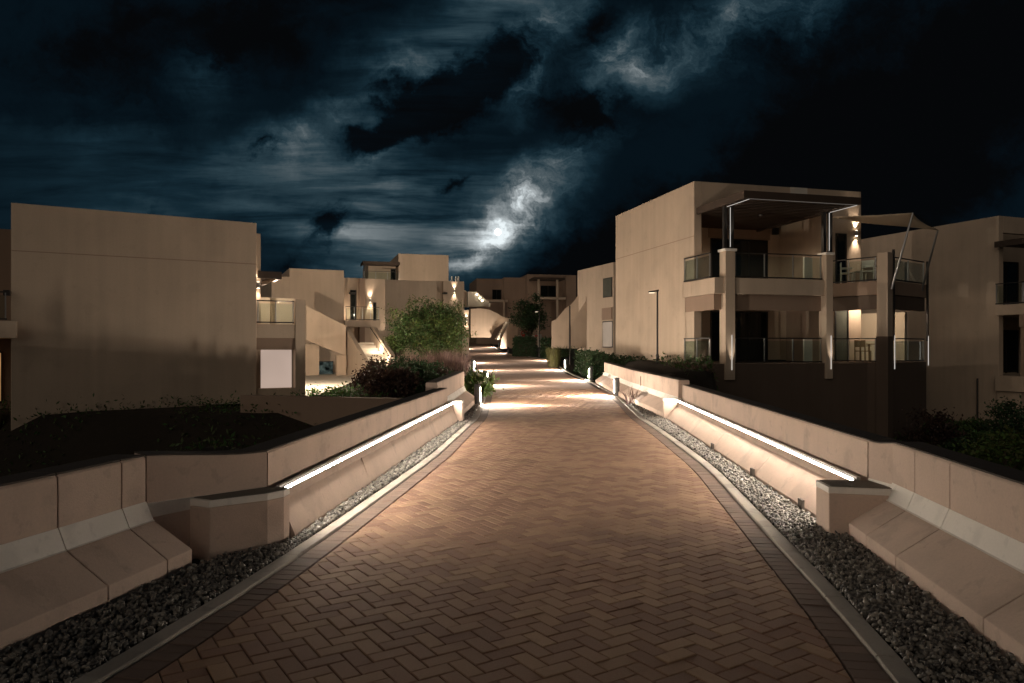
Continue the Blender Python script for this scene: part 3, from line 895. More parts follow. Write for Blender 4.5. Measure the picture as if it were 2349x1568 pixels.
def pergola(base, F, a0, a1, b0, b1, z, step=0.28, depth=0.2, fascia=True):
    m = MB()
    if fascia:
        m.box(F, a0, a1, b0, b0 + 0.09, z - 0.26, z); m.box(F, a0, a0 + 0.08, b0 + 0.09, b1, z - 0.26, z); m.box(F, a1 - 0.08, a1, b0 + 0.09, b1, z - 0.26, z)
    p = m.build('pergola', M_WOOD, base)
    s = MB(); b = b0 + 0.25
    while b < b1 - 0.1:
        s.box(F, a0 + 0.081, a1 - 0.081, b, b + 0.07, z - depth, z - 0.02); b += step
    s.build('slats', M_WOOD, p)
    return p

# ================================================================== right building (two storeys, corner terraces)
C0 = (7.17, 29.0)
H = Frame(C0[0], C0[1], math.cos(math.radians(14.8)), math.sin(math.radians(14.8)))
zr, z2, z1 = 8.19, 4.24, 1.03
hb = thing('apartment_building', 'two storey beige apartment building with corner terraces and lit posts, right of the path', 'building', (*H.P(3.5, 4)[:2], 0))
w = MB()
w.box(H, 0, 0.32, 0, 7.9, -3.2, zr)                       # side wall
w.box(H, 0.32, 7.77, 7.6, 7.9, -3.2, zr)
w.box(H, 0.32, 6.17, 3.3, 3.6, z1, 7.2)                   # recessed back wall
w.box(H, 6.17, 6.42, 0.0, 3.6, z1, 7.2)                   # recess side wall
w.box(H, 6.42, 7.77, 0.0, 0.28, z1, 7.2)                  # right bay
w.box(H, 7.49, 7.77, 0.28, 7.6, z1, 7.2)
w.box(H, 0.32, 7.77, 0.0, 0.3, 7.2, zr)                   # parapet band
w.box(H, 7.49, 7.77, 0.3, 7.6, 7.2, zr)
part(w, 'wall', M_PLASTER, hb, 0.012)
m = MB(); m.box(H, 0.32, 7.49, 0.3, 7.6, 7.55, 7.7); part(m, 'roof', M_PLASTER_D, hb)
m = MB(); m.box(H, 4.35, 5.15, -0.015, 0.31, zr - 0.30, zr + 0.004); part(m, 'parapet_patch', M_WHITE, hb)
part(MB().box(H, -0.003, 0.0, 0.02, 7.88, 6.02, 6.045), 'movement_joint', M_PLASTER_D, hb)
bA0, bA1, bB = -0.12, 4.98, -1.75
m = MB()
m.box(H, bA0, bA1, bB, 0.9 if False else -0.004, 3.64, z2); m.box(H, bA0, -0.004, -0.004, 0.75, 3.64, z2)
m.box(H, 0.325, 6.165, 0.004, 3.29, 3.64, z2)
part(m, 'balcony_slab', M_PLASTER, hb, 0.012)
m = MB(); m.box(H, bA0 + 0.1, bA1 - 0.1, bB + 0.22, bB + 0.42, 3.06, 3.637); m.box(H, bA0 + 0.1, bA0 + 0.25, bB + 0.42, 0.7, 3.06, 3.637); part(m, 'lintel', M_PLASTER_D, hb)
m = MB()
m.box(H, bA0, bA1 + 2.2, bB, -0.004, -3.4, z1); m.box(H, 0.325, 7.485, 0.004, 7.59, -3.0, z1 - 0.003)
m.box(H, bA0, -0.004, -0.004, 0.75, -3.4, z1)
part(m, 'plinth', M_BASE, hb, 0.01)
# piers, posts
for (a, wd) in ((0.48, 0.20), (4.78, 0.15)):
    m = MB(); m.box(H, a - wd, a + wd, bB - 0.10, bB + 0.34, z1 - 0.6, 5.22); pr = part(m, 'pier', M_PLASTER, hb, 0.012)
    m = MB(); m.box(H, a - wd - 0.045, a + wd + 0.045, bB - 0.145, bB + 0.385, 5.222, 5.31); m.build('pier_cap', M_BAND, pr)
    ps = part(MB().box(H, a - 0.20, a - 0.07, bB, bB + 0.14, 5.312, 6.88), 'post', M_METAL, hb); part(MB().box(H, a + 0.07, a + 0.20, bB, bB + 0.14, 5.312, 6.88), 'post', M_METAL, hb)
    m = MB(); m.box(H, a + 0.038, a + 0.050, bB - 0.03, bB - 0.005, 5.38, 6.85); m.build('led_line', M_LEDPOST, ps)
    m = MB(); m.box(H, a + 0.04, a + 0.056, bB - 0.135, bB - 0.104, 0.80, 2.10); m.build('led_line', M_LEDPOST, pr)
    spot_light('post_light', H.P(a + 0.04, bB - 0.24, 0.72), (0.0, 0.03, 1), 90.0, 30, NEUTRAL, pr)
    spot_light('post_light', H.P(a + 0.04, bB - 0.14, 5.42), (0, 0.03, 1), 70.0, 36, NEUTRAL, ps)
pg = pergola(hb, H, 0.1, 4.95, -3.35, 3.2, 7.14)
m = MB(); m.box(H, 0.4, 4.9, -3.25, -3.24, 6.872, 6.879); m.build('led_line', emit_mat('pergola_led_line', (1.0, 0.92, 0.82), 0.16), pg)
m = MB(); m.box(H, 0.36, 0.375, -3.25, -1.8, 6.855, 6.87); m.build('led_line', M_LEDPOST, pg); MB().box(H, 4.83, 4.845, -3.25, -1.8, 6.855, 6.87).build('led_line', M_LEDPOST, pg)
for (a, b) in ((2.7, -0.4),):
    c2 = H.P(a, b); m = MB(); m.lathe(c2[0], c2[1], [(0.07, 6.87), (0.07, 6.93)], 12); lp = m.build('ceiling_lamp', M_STEEL, pg)  # unseen downlight added to brighten the upper recess
    spot_light('ceiling_light', (c2[0], c2[1], 6.78), (0, 0, -1), 95, 165, WARM, lp, 0.06, 0.35)
    m = MB(); m.lathe(c2[0], c2[1], [(0.07, 3.585), (0.07, 3.635)], 12); lp = part(m, 'ceiling_lamp', M_LENS, hb)  # unseen lamp added to brighten the lower recess
    point_light('ceiling_light', (c2[0], c2[1], 3.5), 9, WARM, 0.06, lp)
# doors in the recess
glazed_door(hb, H, 2.6, 5.5, 3.298, z2 + 0.02, z2 + 2.28, 3)
glazed_door(hb, H, 2.6, 5.5, 3.298, z1 + 0.02, z1 + 2.25, 3)
part(MB().box(H, 2.5, 5.6, 3.24, 3.296, z2 + 2.3, z2 + 2.95), 'door_header', M_PLASTER_D, hb); part(MB().box(H, 2.5, 5.6, 3.24, 3.296, z1 + 2.27, z1 + 2.55), 'door_header', M_PLASTER_D, hb)
for (a, b) in ((1.75, 3.29), (5.85, 3.29)):
    m = MB(); m.box(H, a - 0.12, a + 0.12, b - 0.2, b, z2 + 2.55, z2 + 2.85); part(m, 'speaker', M_METAL, hb, 0.02)
# railings
railing(hb, H.P(0.78, bB + 0.12), H.P(4.58, bB + 0.12), z2, 0.98, 4)
railing(hb, H.P(bA0 + 0.06, 0.7), H.P(bA0 + 0.06, bB + 0.4), z2, 0.98, 3)
railing(hb, H.P(0.78, bB + 0.12), H.P(4.58, bB + 0.12), z1, 0.98, 4)
railing(hb, H.P(bA0 + 0.06, 0.7), H.P(bA0 + 0.06, bB + 0.4), z1, 0.98, 3)
for zf in (z1, z2):
    m = MB(); m.box(H, 4.05, 4.42, -1.3, -1.22, zf + 0.02, zf + 0.93); part(m, 'partition_panel', M_WHITE, hb)
# right bay: doors and the wall lamp
glazed_door(hb, H, 6.50, 7.02, -0.002, z2 + 0.02, z2 + 2.15, 1)
glazed_door(hb, H, 6.46, 7.12, -0.002, z1 + 0.02, z1 + 2.2, 1, M_CURTAIN)
wall_lamp(hb, H, 7.47, 0.0, 6.42, 70.0)
# corner wing
J = Frame(14.45, 28.4, 0.785, 0.62)
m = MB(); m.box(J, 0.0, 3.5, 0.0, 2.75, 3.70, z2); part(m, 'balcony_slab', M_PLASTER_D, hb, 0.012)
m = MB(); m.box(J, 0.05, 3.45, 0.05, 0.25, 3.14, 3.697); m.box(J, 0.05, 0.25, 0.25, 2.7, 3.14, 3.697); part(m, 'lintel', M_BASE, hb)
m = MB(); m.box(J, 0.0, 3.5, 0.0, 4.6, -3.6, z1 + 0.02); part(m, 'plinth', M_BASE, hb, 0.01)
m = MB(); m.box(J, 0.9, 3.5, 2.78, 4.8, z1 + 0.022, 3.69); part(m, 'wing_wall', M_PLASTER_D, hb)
part(MB().box(J, 3.22, 3.46, 0.75, 2.7, z1 + 0.022, 3.13), 'end_wall', M_CREAM, hb); part(MB().box(J, 3.22, 3.46, 0.75, 2.7, z2 + 0.002, z2 + 0.98), 'end_wall', M_CREAM, hb)
m = MB(); m.box(J, -0.06, 0.36, -0.06, 0.36, 2.07, 5.32); part(m, 'pier', M_PLASTER, hb, 0.012)
m = MB(); m.box(J, -0.08, 0.38, -0.08, 0.38, -3.6, 2.068); part(m, 'shaded_pier_foot', M_BASE, hb, 0.012)  # lower pier coloured dark to paint the shade that falls on it
part(MB().box(J, 0.40, 0.48, -0.09, -0.02, 1.9, 5.45), 'post', M_METAL, hb); part(MB().box(J, 3.42, 3.50, -0.09, -0.02, 1.9, 5.2), 'post', M_METAL, hb)
part(MB().box(J, 0.43, 0.446, -0.11, -0.085, 0.8, 2.12), 'led_line', M_LEDPOST, hb); part(MB().box(J, 3.44, 3.456, -0.11, -0.085, 0.9, 2.12), 'led_line', M_LEDPOST, hb)
for zf in (z2, z1 + 0.02):
    railing(hb, J.P(0.06, 0.42), J.P(0.06, 2.65), zf, 0.96, 3)
    railing(hb, J.P(0.5, 0.06), J.P(3.4, 0.06), zf, 0.96, 3)
# ceiling lamps of the lower corner terrace
m = MB(); cl = J.P(1.3, 1.5); m.lathe(cl[0], cl[1], [(0.13, 3.66), (0.13, 3.695)], 16); lp = part(m, 'ceiling_lamp', M_LAMP, hb)
point_light('ceiling_light', (cl[0], cl[1], 3.5), 75, WARM, 0.1, lp)
c2 = H.P(6.9, -0.9); m = MB(); m.lathe(c2[0], c2[1], [(0.1, 3.60), (0.1, 3.635)], 16)

# shade sail over the corner terrace
pole_a0, pole_a1 = (*J.P(0.30, -0.12)[:2], 3.85), None
def at(px, py, Y): return ((px - CX) / F_PX * Y, Y, EYE + (HY - py) * Y / F_PX)
sa = thing('shade_sail', 'beige shade sail on two slanted poles above the corner terrace', 'shade sail', (15.5, 28.0, 4.2))
tA, tB = at(2094, 489, 28.1), at(2151, 529, 29.2)
fA, fB = at(2045, 664, 28.25), at(2113, 672, 30.4)
for (f_, t2) in ((fA, tA), (fB, tB)):
    m = MB(); m.tube(f_, t2, 0.045, 0.035, 10); m.build('pole', M_STEEL, sa)
corners = [at(1899, 498, 29.6), tA, tB, at(1975, 512, 31.2)]
n = 14; sv_ = []; sf = []
for i in range(n + 1):
    for j in range(n + 1):
        s_, t = i/n, j/n
        p = (1-s_)*(1-t)*Vector(corners[0]) + s_*(1-t)*Vector(corners[1]) + s_*t*Vector(corners[2]) + (1-s_)*t*Vector(corners[3])
        cen = sum((Vector(c) for c in corners), Vector()) / 4
        e = 4*s_*(1-s_)*(1 if t in (0, 1) else 0.0) + 4*t*(1-t)*(1 if s_ in (0, 1) else 0.0)
        pull = 0.10 * max(4*s_*(1-s_)*abs(2*t-1), 4*t*(1-t)*abs(2*s_-1))
        p = p + (cen - p) * pull - Vector((0, 0, 0.10 * 16*s_*(1-s_)*t*(1-t)))
        sv_.append(tuple(p))
for i in range(n):
    for j in range(n):
        k = i*(n+1)+j; sf.append((k, k+1, k+n+2, k+n+1))
m = MB(); m.v = sv_; m.f = sf
so = m.build('sailcloth', M_SAIL, sa, smooth=True)
md = so.modifiers.new('thickness', 'SOLIDIFY'); md.thickness = 0.006
m = MB()
m.tube(tA, tB, 0.012, n=6); m.build('cable', M_METAL, sa)

# terrace furniture
def chair(loc, rz, label, mat):
    t = thing('terrace_chair', label, 'chair', (0, 0, 0), 'chairs on the corner terrace')
    m = MB(); m.box(WF, -0.23, 0.23, -0.23, 0.23, 0.42, 0.46); m.build('seat', mat, t, 0.01)
    m = MB(); m.box(WF, -0.23, 0.23, 0.20, 0.235, 0.60, 0.88); m.build('backrest', mat, t, 0.01)
    for (x, y, h) in ((-0.21, -0.21, 0.42), (0.21, -0.21, 0.42), (-0.21, 0.215, 0.86), (0.21, 0.215, 0.86)):
        m = MB(); m.box(WF, x - 0.018, x + 0.018, y - 0.018, y + 0.018, 0, h); m.build('leg', mat, t)
    for x in (-0.22, 0.22):
        m = MB(); m.box(WF, x - 0.02, x + 0.02, -0.22, 0.20, 0.63, 0.66); m.build('armrest', mat, t)
    t.location = loc; t.rotation_euler = (0, 0, rz)
    return t
def table(loc, label, mat, r=0.42, h=0.74):
    t = thing('terrace_table', label, 'table', loc)
    m = MB(); m.box(WF, loc[0]-r, loc[0]+r, loc[1]-r, loc[1]+r, loc[2]+h-0.035, loc[2]+h); m.build('table_top', mat, t, 0.008)
    for sx in (-1, 1):
        for sy in (-1, 1):
            m = MB(); x, y = loc[0]+sx*(r-0.05), loc[1]+sy*(r-0.05); m.box(WF, x-0.025, x+0.025, y-0.025, y+0.025, loc[2], loc[2]+h-0.035); m.build('leg', mat, t)
    return t
zlo = z1 + 0.025
table(J.P(1.25, 1.1, zlo), 'teak table on the lit lower corner terrace', M_WOOD_L)
chair(J.P(0.55, 1.2, zlo), 0.6 + math.pi/2, 'teak chair left of the table on the lower corner terrace', M_WOOD_L)
chair(J.P(1.95, 1.0, zlo), 0.6 - math.pi/2, 'teak chair right of the table on the lower corner terrace', M_WOOD_L)
chair(J.P(0.60, 1.9, z2 + 0.003), 1.2, 'white chair by the glass on the upper corner terrace', M_WHITE)
chair(J.P(0.70, 1.0, z2 + 0.003), 2.4, 'white chair nearest the pier on the upper corner terrace', M_WHITE)
table(J.P(1.35, 1.55, z2 + 0.003), 'low white table on the upper corner terrace', M_WHITE, 0.32, 0.55)

# ================================================================== far right building
I = Frame(22.2, 33.6, 0.93, 0.36)
ib = thing('apartment_building', 'shadowy beige apartment building at the right edge behind the shade sail', 'building', (*I.P(3, 4)[:2], 0))
zi = 7.66
w = MB(); w.box(I, 0, 0.3, 0, 9.0, -3.6, zi); w.box(I, 0.3, 9, 1.6, 1.9, -3.6, zi); w.box(I, 0.3, 9, 8.7, 9.0, -3.6, zi); w.box(I, 8.7, 9.0, 1.9, 8.7, -3.6, zi); w.box(I, 0.3, 9.0, 0.0, 0.25, 6.9, zi)
part(w, 'wall', M_PLASTER, ib, 0.012)
m = MB(); m.box(I, 0.3, 8.7, 1.9, 8.7, 7.0, 7.15); part(m, 'roof', M_PLASTER_D, ib)
m = MB(); m.box(I, -0.25, 9, -1.3, -0.003, 3.10, 3.57); m.box(I, 0.305, 9, 0.003, 1.59, 3.10, 3.57); part(m, 'balcony_slab', M_PLASTER, ib, 0.01)
m = MB(); m.box(I, -0.25, 9, -1.3, -0.003, -0.32, 0.37); m.box(I, 0.305, 9, 0.003, 1.59, -0.32, 0.37); part(m, 'balcony_slab', M_PLASTER, ib, 0.01)
m = MB(); m.box(I, -0.1, 9, -1.1, -0.003, -3.6, -0.325); part(m, 'plinth', M_PLASTER, ib)
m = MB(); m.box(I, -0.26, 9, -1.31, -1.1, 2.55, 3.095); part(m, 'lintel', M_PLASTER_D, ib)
part(MB().box(I, -0.16, 0.0, -1.25, -1.1, 0.372, 2.55), 'post', M_PLASTER_D, ib); part(MB().box(I, 2.2, 2.36, -1.25, -1.1, 0.372, 2.55), 'post', M_PLASTER_D, ib)
glazed_door(ib, I, 1.0, 3.6, 1.598, 3.6, 5.85, 3); glazed_door(ib, I, 1.0, 3.6, 1.598, 0.4, 2.5, 3)
railing(ib, I.P(-0.2, -1.25), I.P(6.0, -1.25), 3.57, 0.98, 5); railing(ib, I.P(-0.2, 0.0), I.P(-0.2, -1.25), 3.57, 0.98, 2)
railing(ib, I.P(0.02, -1.25), I.P(6.0, -1.25), 0.37, 0.98, 5)
pergola(ib, I, -0.3, 5.5, -2.6, -0.003, 6.45)
m = MB(); m.box(I, 0.55, 0.8, 1.42, 1.59, 5.6, 5.85); part(m, 'speaker', M_METAL, ib, 0.02)
m = MB(); m.tube(I.P(-0.03, 1.0, -2.6), I.P(-0.03, 1.0, 0.2), 0.04); part(m, 'downpipe', M_METAL, ib)
m = MB(); m.box(I, 0.32, 1.6, -0.06, -0.004, 6.0, 6.1)
m = MB(); p_ = I.P(1.15, -1.32); m.lathe(p_[0], p_[1], [(0.05, -0.16), (0.08, -0.10), (0.08, 0.02), (0.05, 0.06)], 10); part(m, 'wall_spotlight', M_METAL, ib)

# ================================================================== left building
A = Frame(-9.19, 26.5, 0.863, 0.507)
ab = thing('apartment_building', 'large plain beige building on the left with a small lit white window', 'building', (*A.P(-3.5, 4)[:2], 0))
za = 6.116
w = MB()
w.box(A, -7.32, 0, 0, 9.0, -3.4, za)
w.box(A, 0.0, 0.22, 0.35, 4.5, -3.4, za - 0.32)
part(w, 'wall', M_PLASTER, ab, 0.012)
part(MB().box(A, -7.3, -0.02, -0.003, 0.0, 4.62, 4.645), 'movement_joint', M_PLASTER_D, ab)
aR = A.a(700, 0.1)
ap = A.a(677, 0.1)
zf = 2.50
m = MB(); m.box(A, 0.003, ap, 0.1, 3.0, 1.98, zf); part(m, 'balcony_slab', M_PLASTER, ab, 0.01)
m = MB(); m.box(A, ap + 0.002, aR, 0.06, 0.55, -3.4, 3.42); part(m, 'pier', M_PLASTER, ab, 0.012)
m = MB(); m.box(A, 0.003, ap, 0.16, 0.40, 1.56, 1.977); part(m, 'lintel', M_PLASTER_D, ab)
m = MB(); m.box(A, 0.003, ap, 0.1, 0.40, -3.4, 0.14); part(m, 'plinth', M_PLASTER, ab)
m = MB(); m.box(A, 0.05, ap - 0.02, 0.40, 0.46, 0.12, 1.58); wn = part(m, 'window', M_WHITE, ab)
m = MB(); m.box(A, 0.09, ap - 0.06, 0.385, 0.398, 0.15, 1.55); m.build('pane', M_LITWIN, wn)
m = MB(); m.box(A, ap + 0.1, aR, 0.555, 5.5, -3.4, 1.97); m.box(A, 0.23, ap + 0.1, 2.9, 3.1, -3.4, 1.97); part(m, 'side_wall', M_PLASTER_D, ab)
m = MB(); m.box(A, 0.5, aR + 0.3, 3.02, 3.2, zf + 0.0, zf + 1.15); part(m, 'terrace_wall', M_CREAM, ab)
m = MB(); m.box(A, ap - 0.62, ap - 0.45, 1.2, 1.4, zf + 0.002, zf + 1.02); part(m, 'post', M_CREAM, ab)
railing(ab, A.P(0.04, 0.16), A.P(ap - 0.02, 0.16), zf, 0.86, 3)
wall_lamp(ab, A, 0.11, 0.35, 3.9, 30.0)
point_light('terrace_light', A.P(0.95, 1.3, zf + 1.6), 45, WARM, 0.06, ab)
pergola(ab, A, 0.1, 0.95, 0.25, 3.5, 4.42, 0.35, 0.12)
wl = wall_lamp(ab, Frame(*A.P(aR, 4.7)[:2], -A.e2[0], -A.e2[1]), 0, -0.01, 1.9, 4.0)  # lamp added on the hidden side to brighten the outside stair
point_light('stair_fill_light', A.P(aR + 0.35, 5.2, 1.7), 1500, WARM, 0.1, wl)
# terrace on its near left side
a0 = A.a(38, -0.3)
m = MB(); m.box(A, -10.5, a0, -0.35, 3.0, A.z(776, a0, -0.3), A.z(737, a0, -0.3)); part(m, 'balcony_slab', M_PLASTER, ab, 0.01)
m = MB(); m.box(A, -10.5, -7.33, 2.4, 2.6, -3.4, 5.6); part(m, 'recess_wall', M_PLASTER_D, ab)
m = MB(); m.box(A, -10.5, -7.62, 0.2, 0.45, -3.4, -0.32); part(m, 'plinth', M_BASE, ab)
m = MB(); m.box(A, -10.5, -7.72, 2.30, 2.39, -0.2, 1.5); wn = part(m, 'window', M_METAL, ab)
m = MB(); m.box(A, -10.4, -7.75, 2.28, 2.295, -0.15, 1.45); m.build('pane', M_LITWARM, wn)
railing(ab, A.P(-10.4, -0.28), A.P(-7.40, -0.28), A.z(737, a0, -0.3), 0.9, 3)
railing(ab, A.P(-10.4, 0.3), A.P(-7.65, 0.3), -0.32, 0.85, 3)
m = MB(); m.box(A, -7.5, -7.33, -0.3, 0.0, A.z(680, a0), A.z(668, a0)); part(m, 'downlight', M_METAL, ab)

# retaining walls at the bridge end
rt = MB()
R1 = seg_frame((-8.7, 23.6), (-1.75, 21.5))
rt.box(R1, 0, 7.25, 0, 0.35, -3.4, 0.10)
o_ = rt.build('retaining_wall', M_PLASTER_D, loc=(-5, 22.5, 0)); tag(o_, 'dark retaining wall below the red shrubs, left of the bridge end', 'wall')
rt = MB(); R2 = seg_frame((4.05, 21.6), (7.1, 26.9)); rt.box(R2, 0, 6.0, 0, 0.3, -3.4, 0.78)
o_ = rt.build('retaining_wall', M_BASE, loc=(5.5, 24, 0)); tag(o_, 'dark retaining wall between the right barrier and the apartment terraces', 'wall')

# ================================================================== second left building with the outside stair
B = Frame(-10.94, 48.0, 0.917, 0.40)
bb = thing('apartment_building', 'beige building with a lit outside stair, left of the tree', 'building', (*B.P(-2, 4)[:2], 0))
aL, aM = B.a(623), B.a(664)
w = MB()
w.box(B, aM, 0, 0, 8, -1.0, B.z(621)); w.box(B, aL, aM, 0.0, 8, -1.0, B.z(634, aL))
bR = 1.4
aE = B.a(884, bR)
w.box(B, 0.003, aE, bR, 8, -1.0, B.z(641, aE, bR))
part(w, 'wall', M_PLASTER, bb, 0.015)
a1_, a2_ = B.a(824, bR - 0.3), B.a(836, bR - 0.3)
m = MB(); m.box(B, a1_, a2_, bR - 0.45, bR - 0.003, -1, B.z(640, a1_, bR)); part(m, 'pilaster', M_PLASTER_D, bb)
zb = B.z(736, 1.5, 0)
m = MB(); m.box(B, 0.003, B.a(872, -0.2), -0.3, bR - 0.003, zb - 0.42, zb); part(m, 'balcony_slab', M_PLASTER, bb, 0.01)
railing(bb, B.P(0.05, -0.22), B.P(B.a(870, -0.22), -0.22), zb, 0.9, 5)
ad0, ad1 = B.a(803, bR), B.a(817, bR)
glazed_door(bb, B, ad0, ad1, bR - 0.002, zb + 0.02, zb + 2.1, 1)
ad0, ad1 = B.a(856, bR), B.a(863, bR); glazed_door(bb, B, ad0, ad1, bR - 0.002, zb + 0.02, zb + 1.3, 1)
wall_lamp(bb, B, B.a(849, bR), bR, B.z(690, B.a(849, bR), bR), 80.0)
m = MB(); m.box(B, B.a(800, bR), B.a(812, bR), bR - 0.6, bR - 0.003, B.z(676, 1, bR), B.z(672, 1, bR)); part(m, 'canopy', M_METAL, bb)
point_light('terrace_light', B.P(0.5, 0.6, zb + 0.4), 25, WARM, 0.05, bb)
wall_lamp(bb, B, B.a(880, bR - 0.4), bR - 0.4, 2.0, 60.0)
# upper stair flight: slanted parapet in front of the house
S1 = Frame(*at(702, 800, 42.0)[:2], 0.93, 0.36)
xs = S1.a(793)
m = MB()
m.prism(S1, [(0, S1.z(781)), (xs, S1.z(818, xs)), (xs, S1.z(748, xs)), (0, S1.z(702))], -0.12, 0.12)
st_w = part(m, 'stair_parapet', M_PLASTER, bb, 0.01)
m = MB(); c0_, c1_ = S1.a(772), S1.a(794); m.box(S1, c0_, c1_, -0.1, 0.5, -0.6, S1.z(816, c0_)); m.box(S1, 0.0, S1.a(735), 0.6, 1.6, -0.6, S1.z(790)); part(m, 'stair_pier', M_PLASTER, bb)
m = MB(); m.box(S1, S1.a(733), S1.a(774), 1.7, 1.78, -0.5, 0.85); wn = part(m, 'window', M_METAL, bb)
m = MB(); m.box(S1, S1.a(735), S1.a(772), 1.67, 1.695, -0.45, 0.8); m.build('pane', M_LITCOOL, wn)
# lower flight toward the viewer
pt, pb = at(827, 800, 44.0), at(884, 800, 40.0)
S2 = seg_frame(pb[:2], pt[:2])          # a runs up the stair, b to its left
LS = math.hypot(pt[0]-pb[0], pt[1]-pb[1])
zs0, zs1 = -0.25, 1.95
nst = 13
m = MB()
for i in range(nst):
    m.box(S2, LS*i/nst, LS*(i+1)/nst + (0.0 if i < nst-1 else 1.2), -0.72, 0.72, -0.6, zs0 + (zs1-zs0)*(i+1)/nst)
part(m, 'stair_steps', M_STAIR, bb)
for (b0, b1, dz) in ((0.73, 0.98, 0.0), (-0.98, -0.73, 0.0)):
    m = MB()
    m.prism(S2, [(-0.25, -0.6), (LS + 0.3, -0.6), (LS + 0.3, zs1 + 0.95), (LS, zs1 + 0.95), (-0.25, zs0 + 0.75)], b0, b1)
    part(m, 'stair_parapet', M_PLASTER, bb, 0.01)
for t in (0.35, 0.62):
    c = S2.P(LS*t, -0.70, zs0 + (zs1-zs0)*t + 0.45)
    m = MB(); m.lathe(c[0], c[1], [(0.05, c[2]-0.05), (0.05, c[2]+0.05)], 10); sl = part(m, 'step_light', M_LAMP, bb)
    c = S2.P(LS*t, -0.5, zs0 + (zs1-zs0)*t + 0.5)
    point_light('step_glow', c, 34, WARM, 0.05, sl)
m = MB(); m.tube(S2.P(0, -0.6, zs0 + 0.9), S2.P(LS, -0.6, zs1 + 0.9), 0.025); part(m, 'handrail', M_METAL, bb)

# ================================================================== buildings up the slope
Cf = Frame(*at(914, 800, 74)[:2], 0.96, 0.28)
cb = thing('apartment_building', 'upper beige block on the skyline left of the moon', 'building', (*Cf.P(2, 4)[:2], 0))
aC = Cf.a(1029)
w = MB(); w.box(Cf, 0, aC, 0, 9, 0, Cf.z(582)); part(w, 'wall', M_PLASTER, cb, 0.02)
aw = Cf.a(845, 1.5)
m = MB(); m.box(Cf, aw, -0.003, 1.5, 8, 0, Cf.z(603, aw, 1.5)); part(m, 'wing_wall', M_PLASTER, cb)
pergola(cb, Cf, Cf.a(832, -1.2), 0.0 - 0.003, -1.2, 1.49, Cf.z(601, -2, -1), 0.5)
m = MB(); m.box(Cf, Cf.a(834, -1.1), Cf.a(838, -1.1), -1.1, -0.9, 2, Cf.z(603, -3, -1)); part(m, 'post', M_METAL, cb)
glazed_door(cb, Cf, Cf.a(896, 1.5), Cf.a(908, 1.5), 1.498, Cf.z(645, 0, 1.5), Cf.z(618, 0, 1.5), 1)
railing(cb, Cf.P(Cf.a(834, -1.1), -1.1), Cf.P(-0.05, -1.1), Cf.z(645, -2, -1.1), 0.95, 4)

D = Frame(*at(884, 800, 61)[:2], 0.95, 0.31)
db = thing('apartment_building', 'low beige block with a lit wall lamp directly behind the tree', 'building', (*D.P(3, 4)[:2], 0))
aD, aD2 = D.a(1002), D.a(1066)
w = MB(); w.box(D, 0, aD, 0, 7, 0.3, D.z(642)); w.box(D, aD + 0.6, aD2, 0.2, 7, 0.3, D.z(644, aD)); w.box(D, aD, aD + 0.6, 0.6, 7, 0.3, D.z(643, aD))
part(w, 'wall', M_PLASTER, db, 0.02)
wall_lamp(db, D, D.a(1042, 0.2), 0.2, D.z(668, D.a(1042), 0.2), 80.0)
wall_lamp(db, D, D.a(1070, -1.5), -1.5, D.z(735, D.a(1070), -1.5), 60.0)
m = MB(); m.box(D, D.a(1060, -1.5), D.a(1076, -1.5), -1.5, 0.19, 0.3, D.z(712, aD2, -1.5)); part(m, 'stair_pier', M_PLASTER, db)
m = MB(); m.box(D, D.a(1015, 0.1), D.a(1024, 0.1), -0.3, 0.19, D.z(675, aD), D.z(671, aD)); part(m, 'canopy', M_METAL, db)
for px in (1037, 1046, 1052):
    a_ = D.a(px, 1.0); m = MB(); m.tube(D.P(a_, 1.0, D.z(646, a_)), D.P(a_, 1.0, D.z(632, a_)), 0.08, 0.06); part(m, 'roof_vent', M_WHITE, db)
fl = D.P(3.2, 4.0, D.z(642) - 0.9)
m = MB(); m.box(D, 2.9, 3.5, 3.9, 4.1, fl[2] - 0.3, fl[2] - 0.1); lp = part(m, 'added_roof_lamp', M_METAL, db)  # unseen lamp added behind the roof edge to brighten the upper block
point_light('roof_fill_light', (fl[0], fl[1], fl[2] + 1.0), 900, WARM, 0.1, lp)
# stair slope with lights behind the tree
K = Frame(*at(1076, 800, 70)[:2], 0.97, 0.2)
kb_ = thing('outside_stair', 'lit outside stair with a curved white parapet at the end of the path', 'stair', (*K.P(2, 0)[:2], 1.2))
m = MB(); m.prism(K, [(K.a(1062), K.z(655)), (K.a(1082), K.z(660)), (K.a(1120), K.z(693, 2)), (K.a(1112), K.z(700, 2)), (K.a(1062), K.z(700))], 4.0, 4.3); m.build('upper_parapet', M_PLASTER, kb_)
m = MB()
for i in range(9):
    t = i/9; m.box(K, K.a(1084) + 1.5*t, K.a(1084) + 1.5*t + 0.9, 3.0, 3.9, K.z(700), K.z(664 + 30*t))
m.build('upper_steps', M_STAIR, kb_)
for (px, py) in ((1094, 676), (1101, 684), (1106, 690)):
    p_ = K.P(K.a(px, 2.6), 2.6, K.z(py, 1, 2.6)); m = MB(); m.lathe(p_[0], p_[1], [(0.08, p_[2]-0.07), (0.08, p_[2]+0.07)], 8); sl = m.build('step_light', M_LAMP, kb_)
point_light('step_glow', K.P(K.a(1098, 2.2), 2.2, K.z(676)), 14, WARM, 0.1, kb_)
poly = [(K.a(1080), K.z(775)), (K.a(1080), K.z(709))]
for (px, py) in ((1095, 708), (1110, 709), (1122, 711), (1140, 719), (1159, 730), (1176, 730), (1176, 736), (1158, 739), (1135, 755), (1125, 775)): poly.append((K.a(px), K.z(py, K.a(px))))
m = MB(); m.prism(K, poly[::-1], 0, 0.3); m.build('curved_parapet', M_PLASTER, kb_)
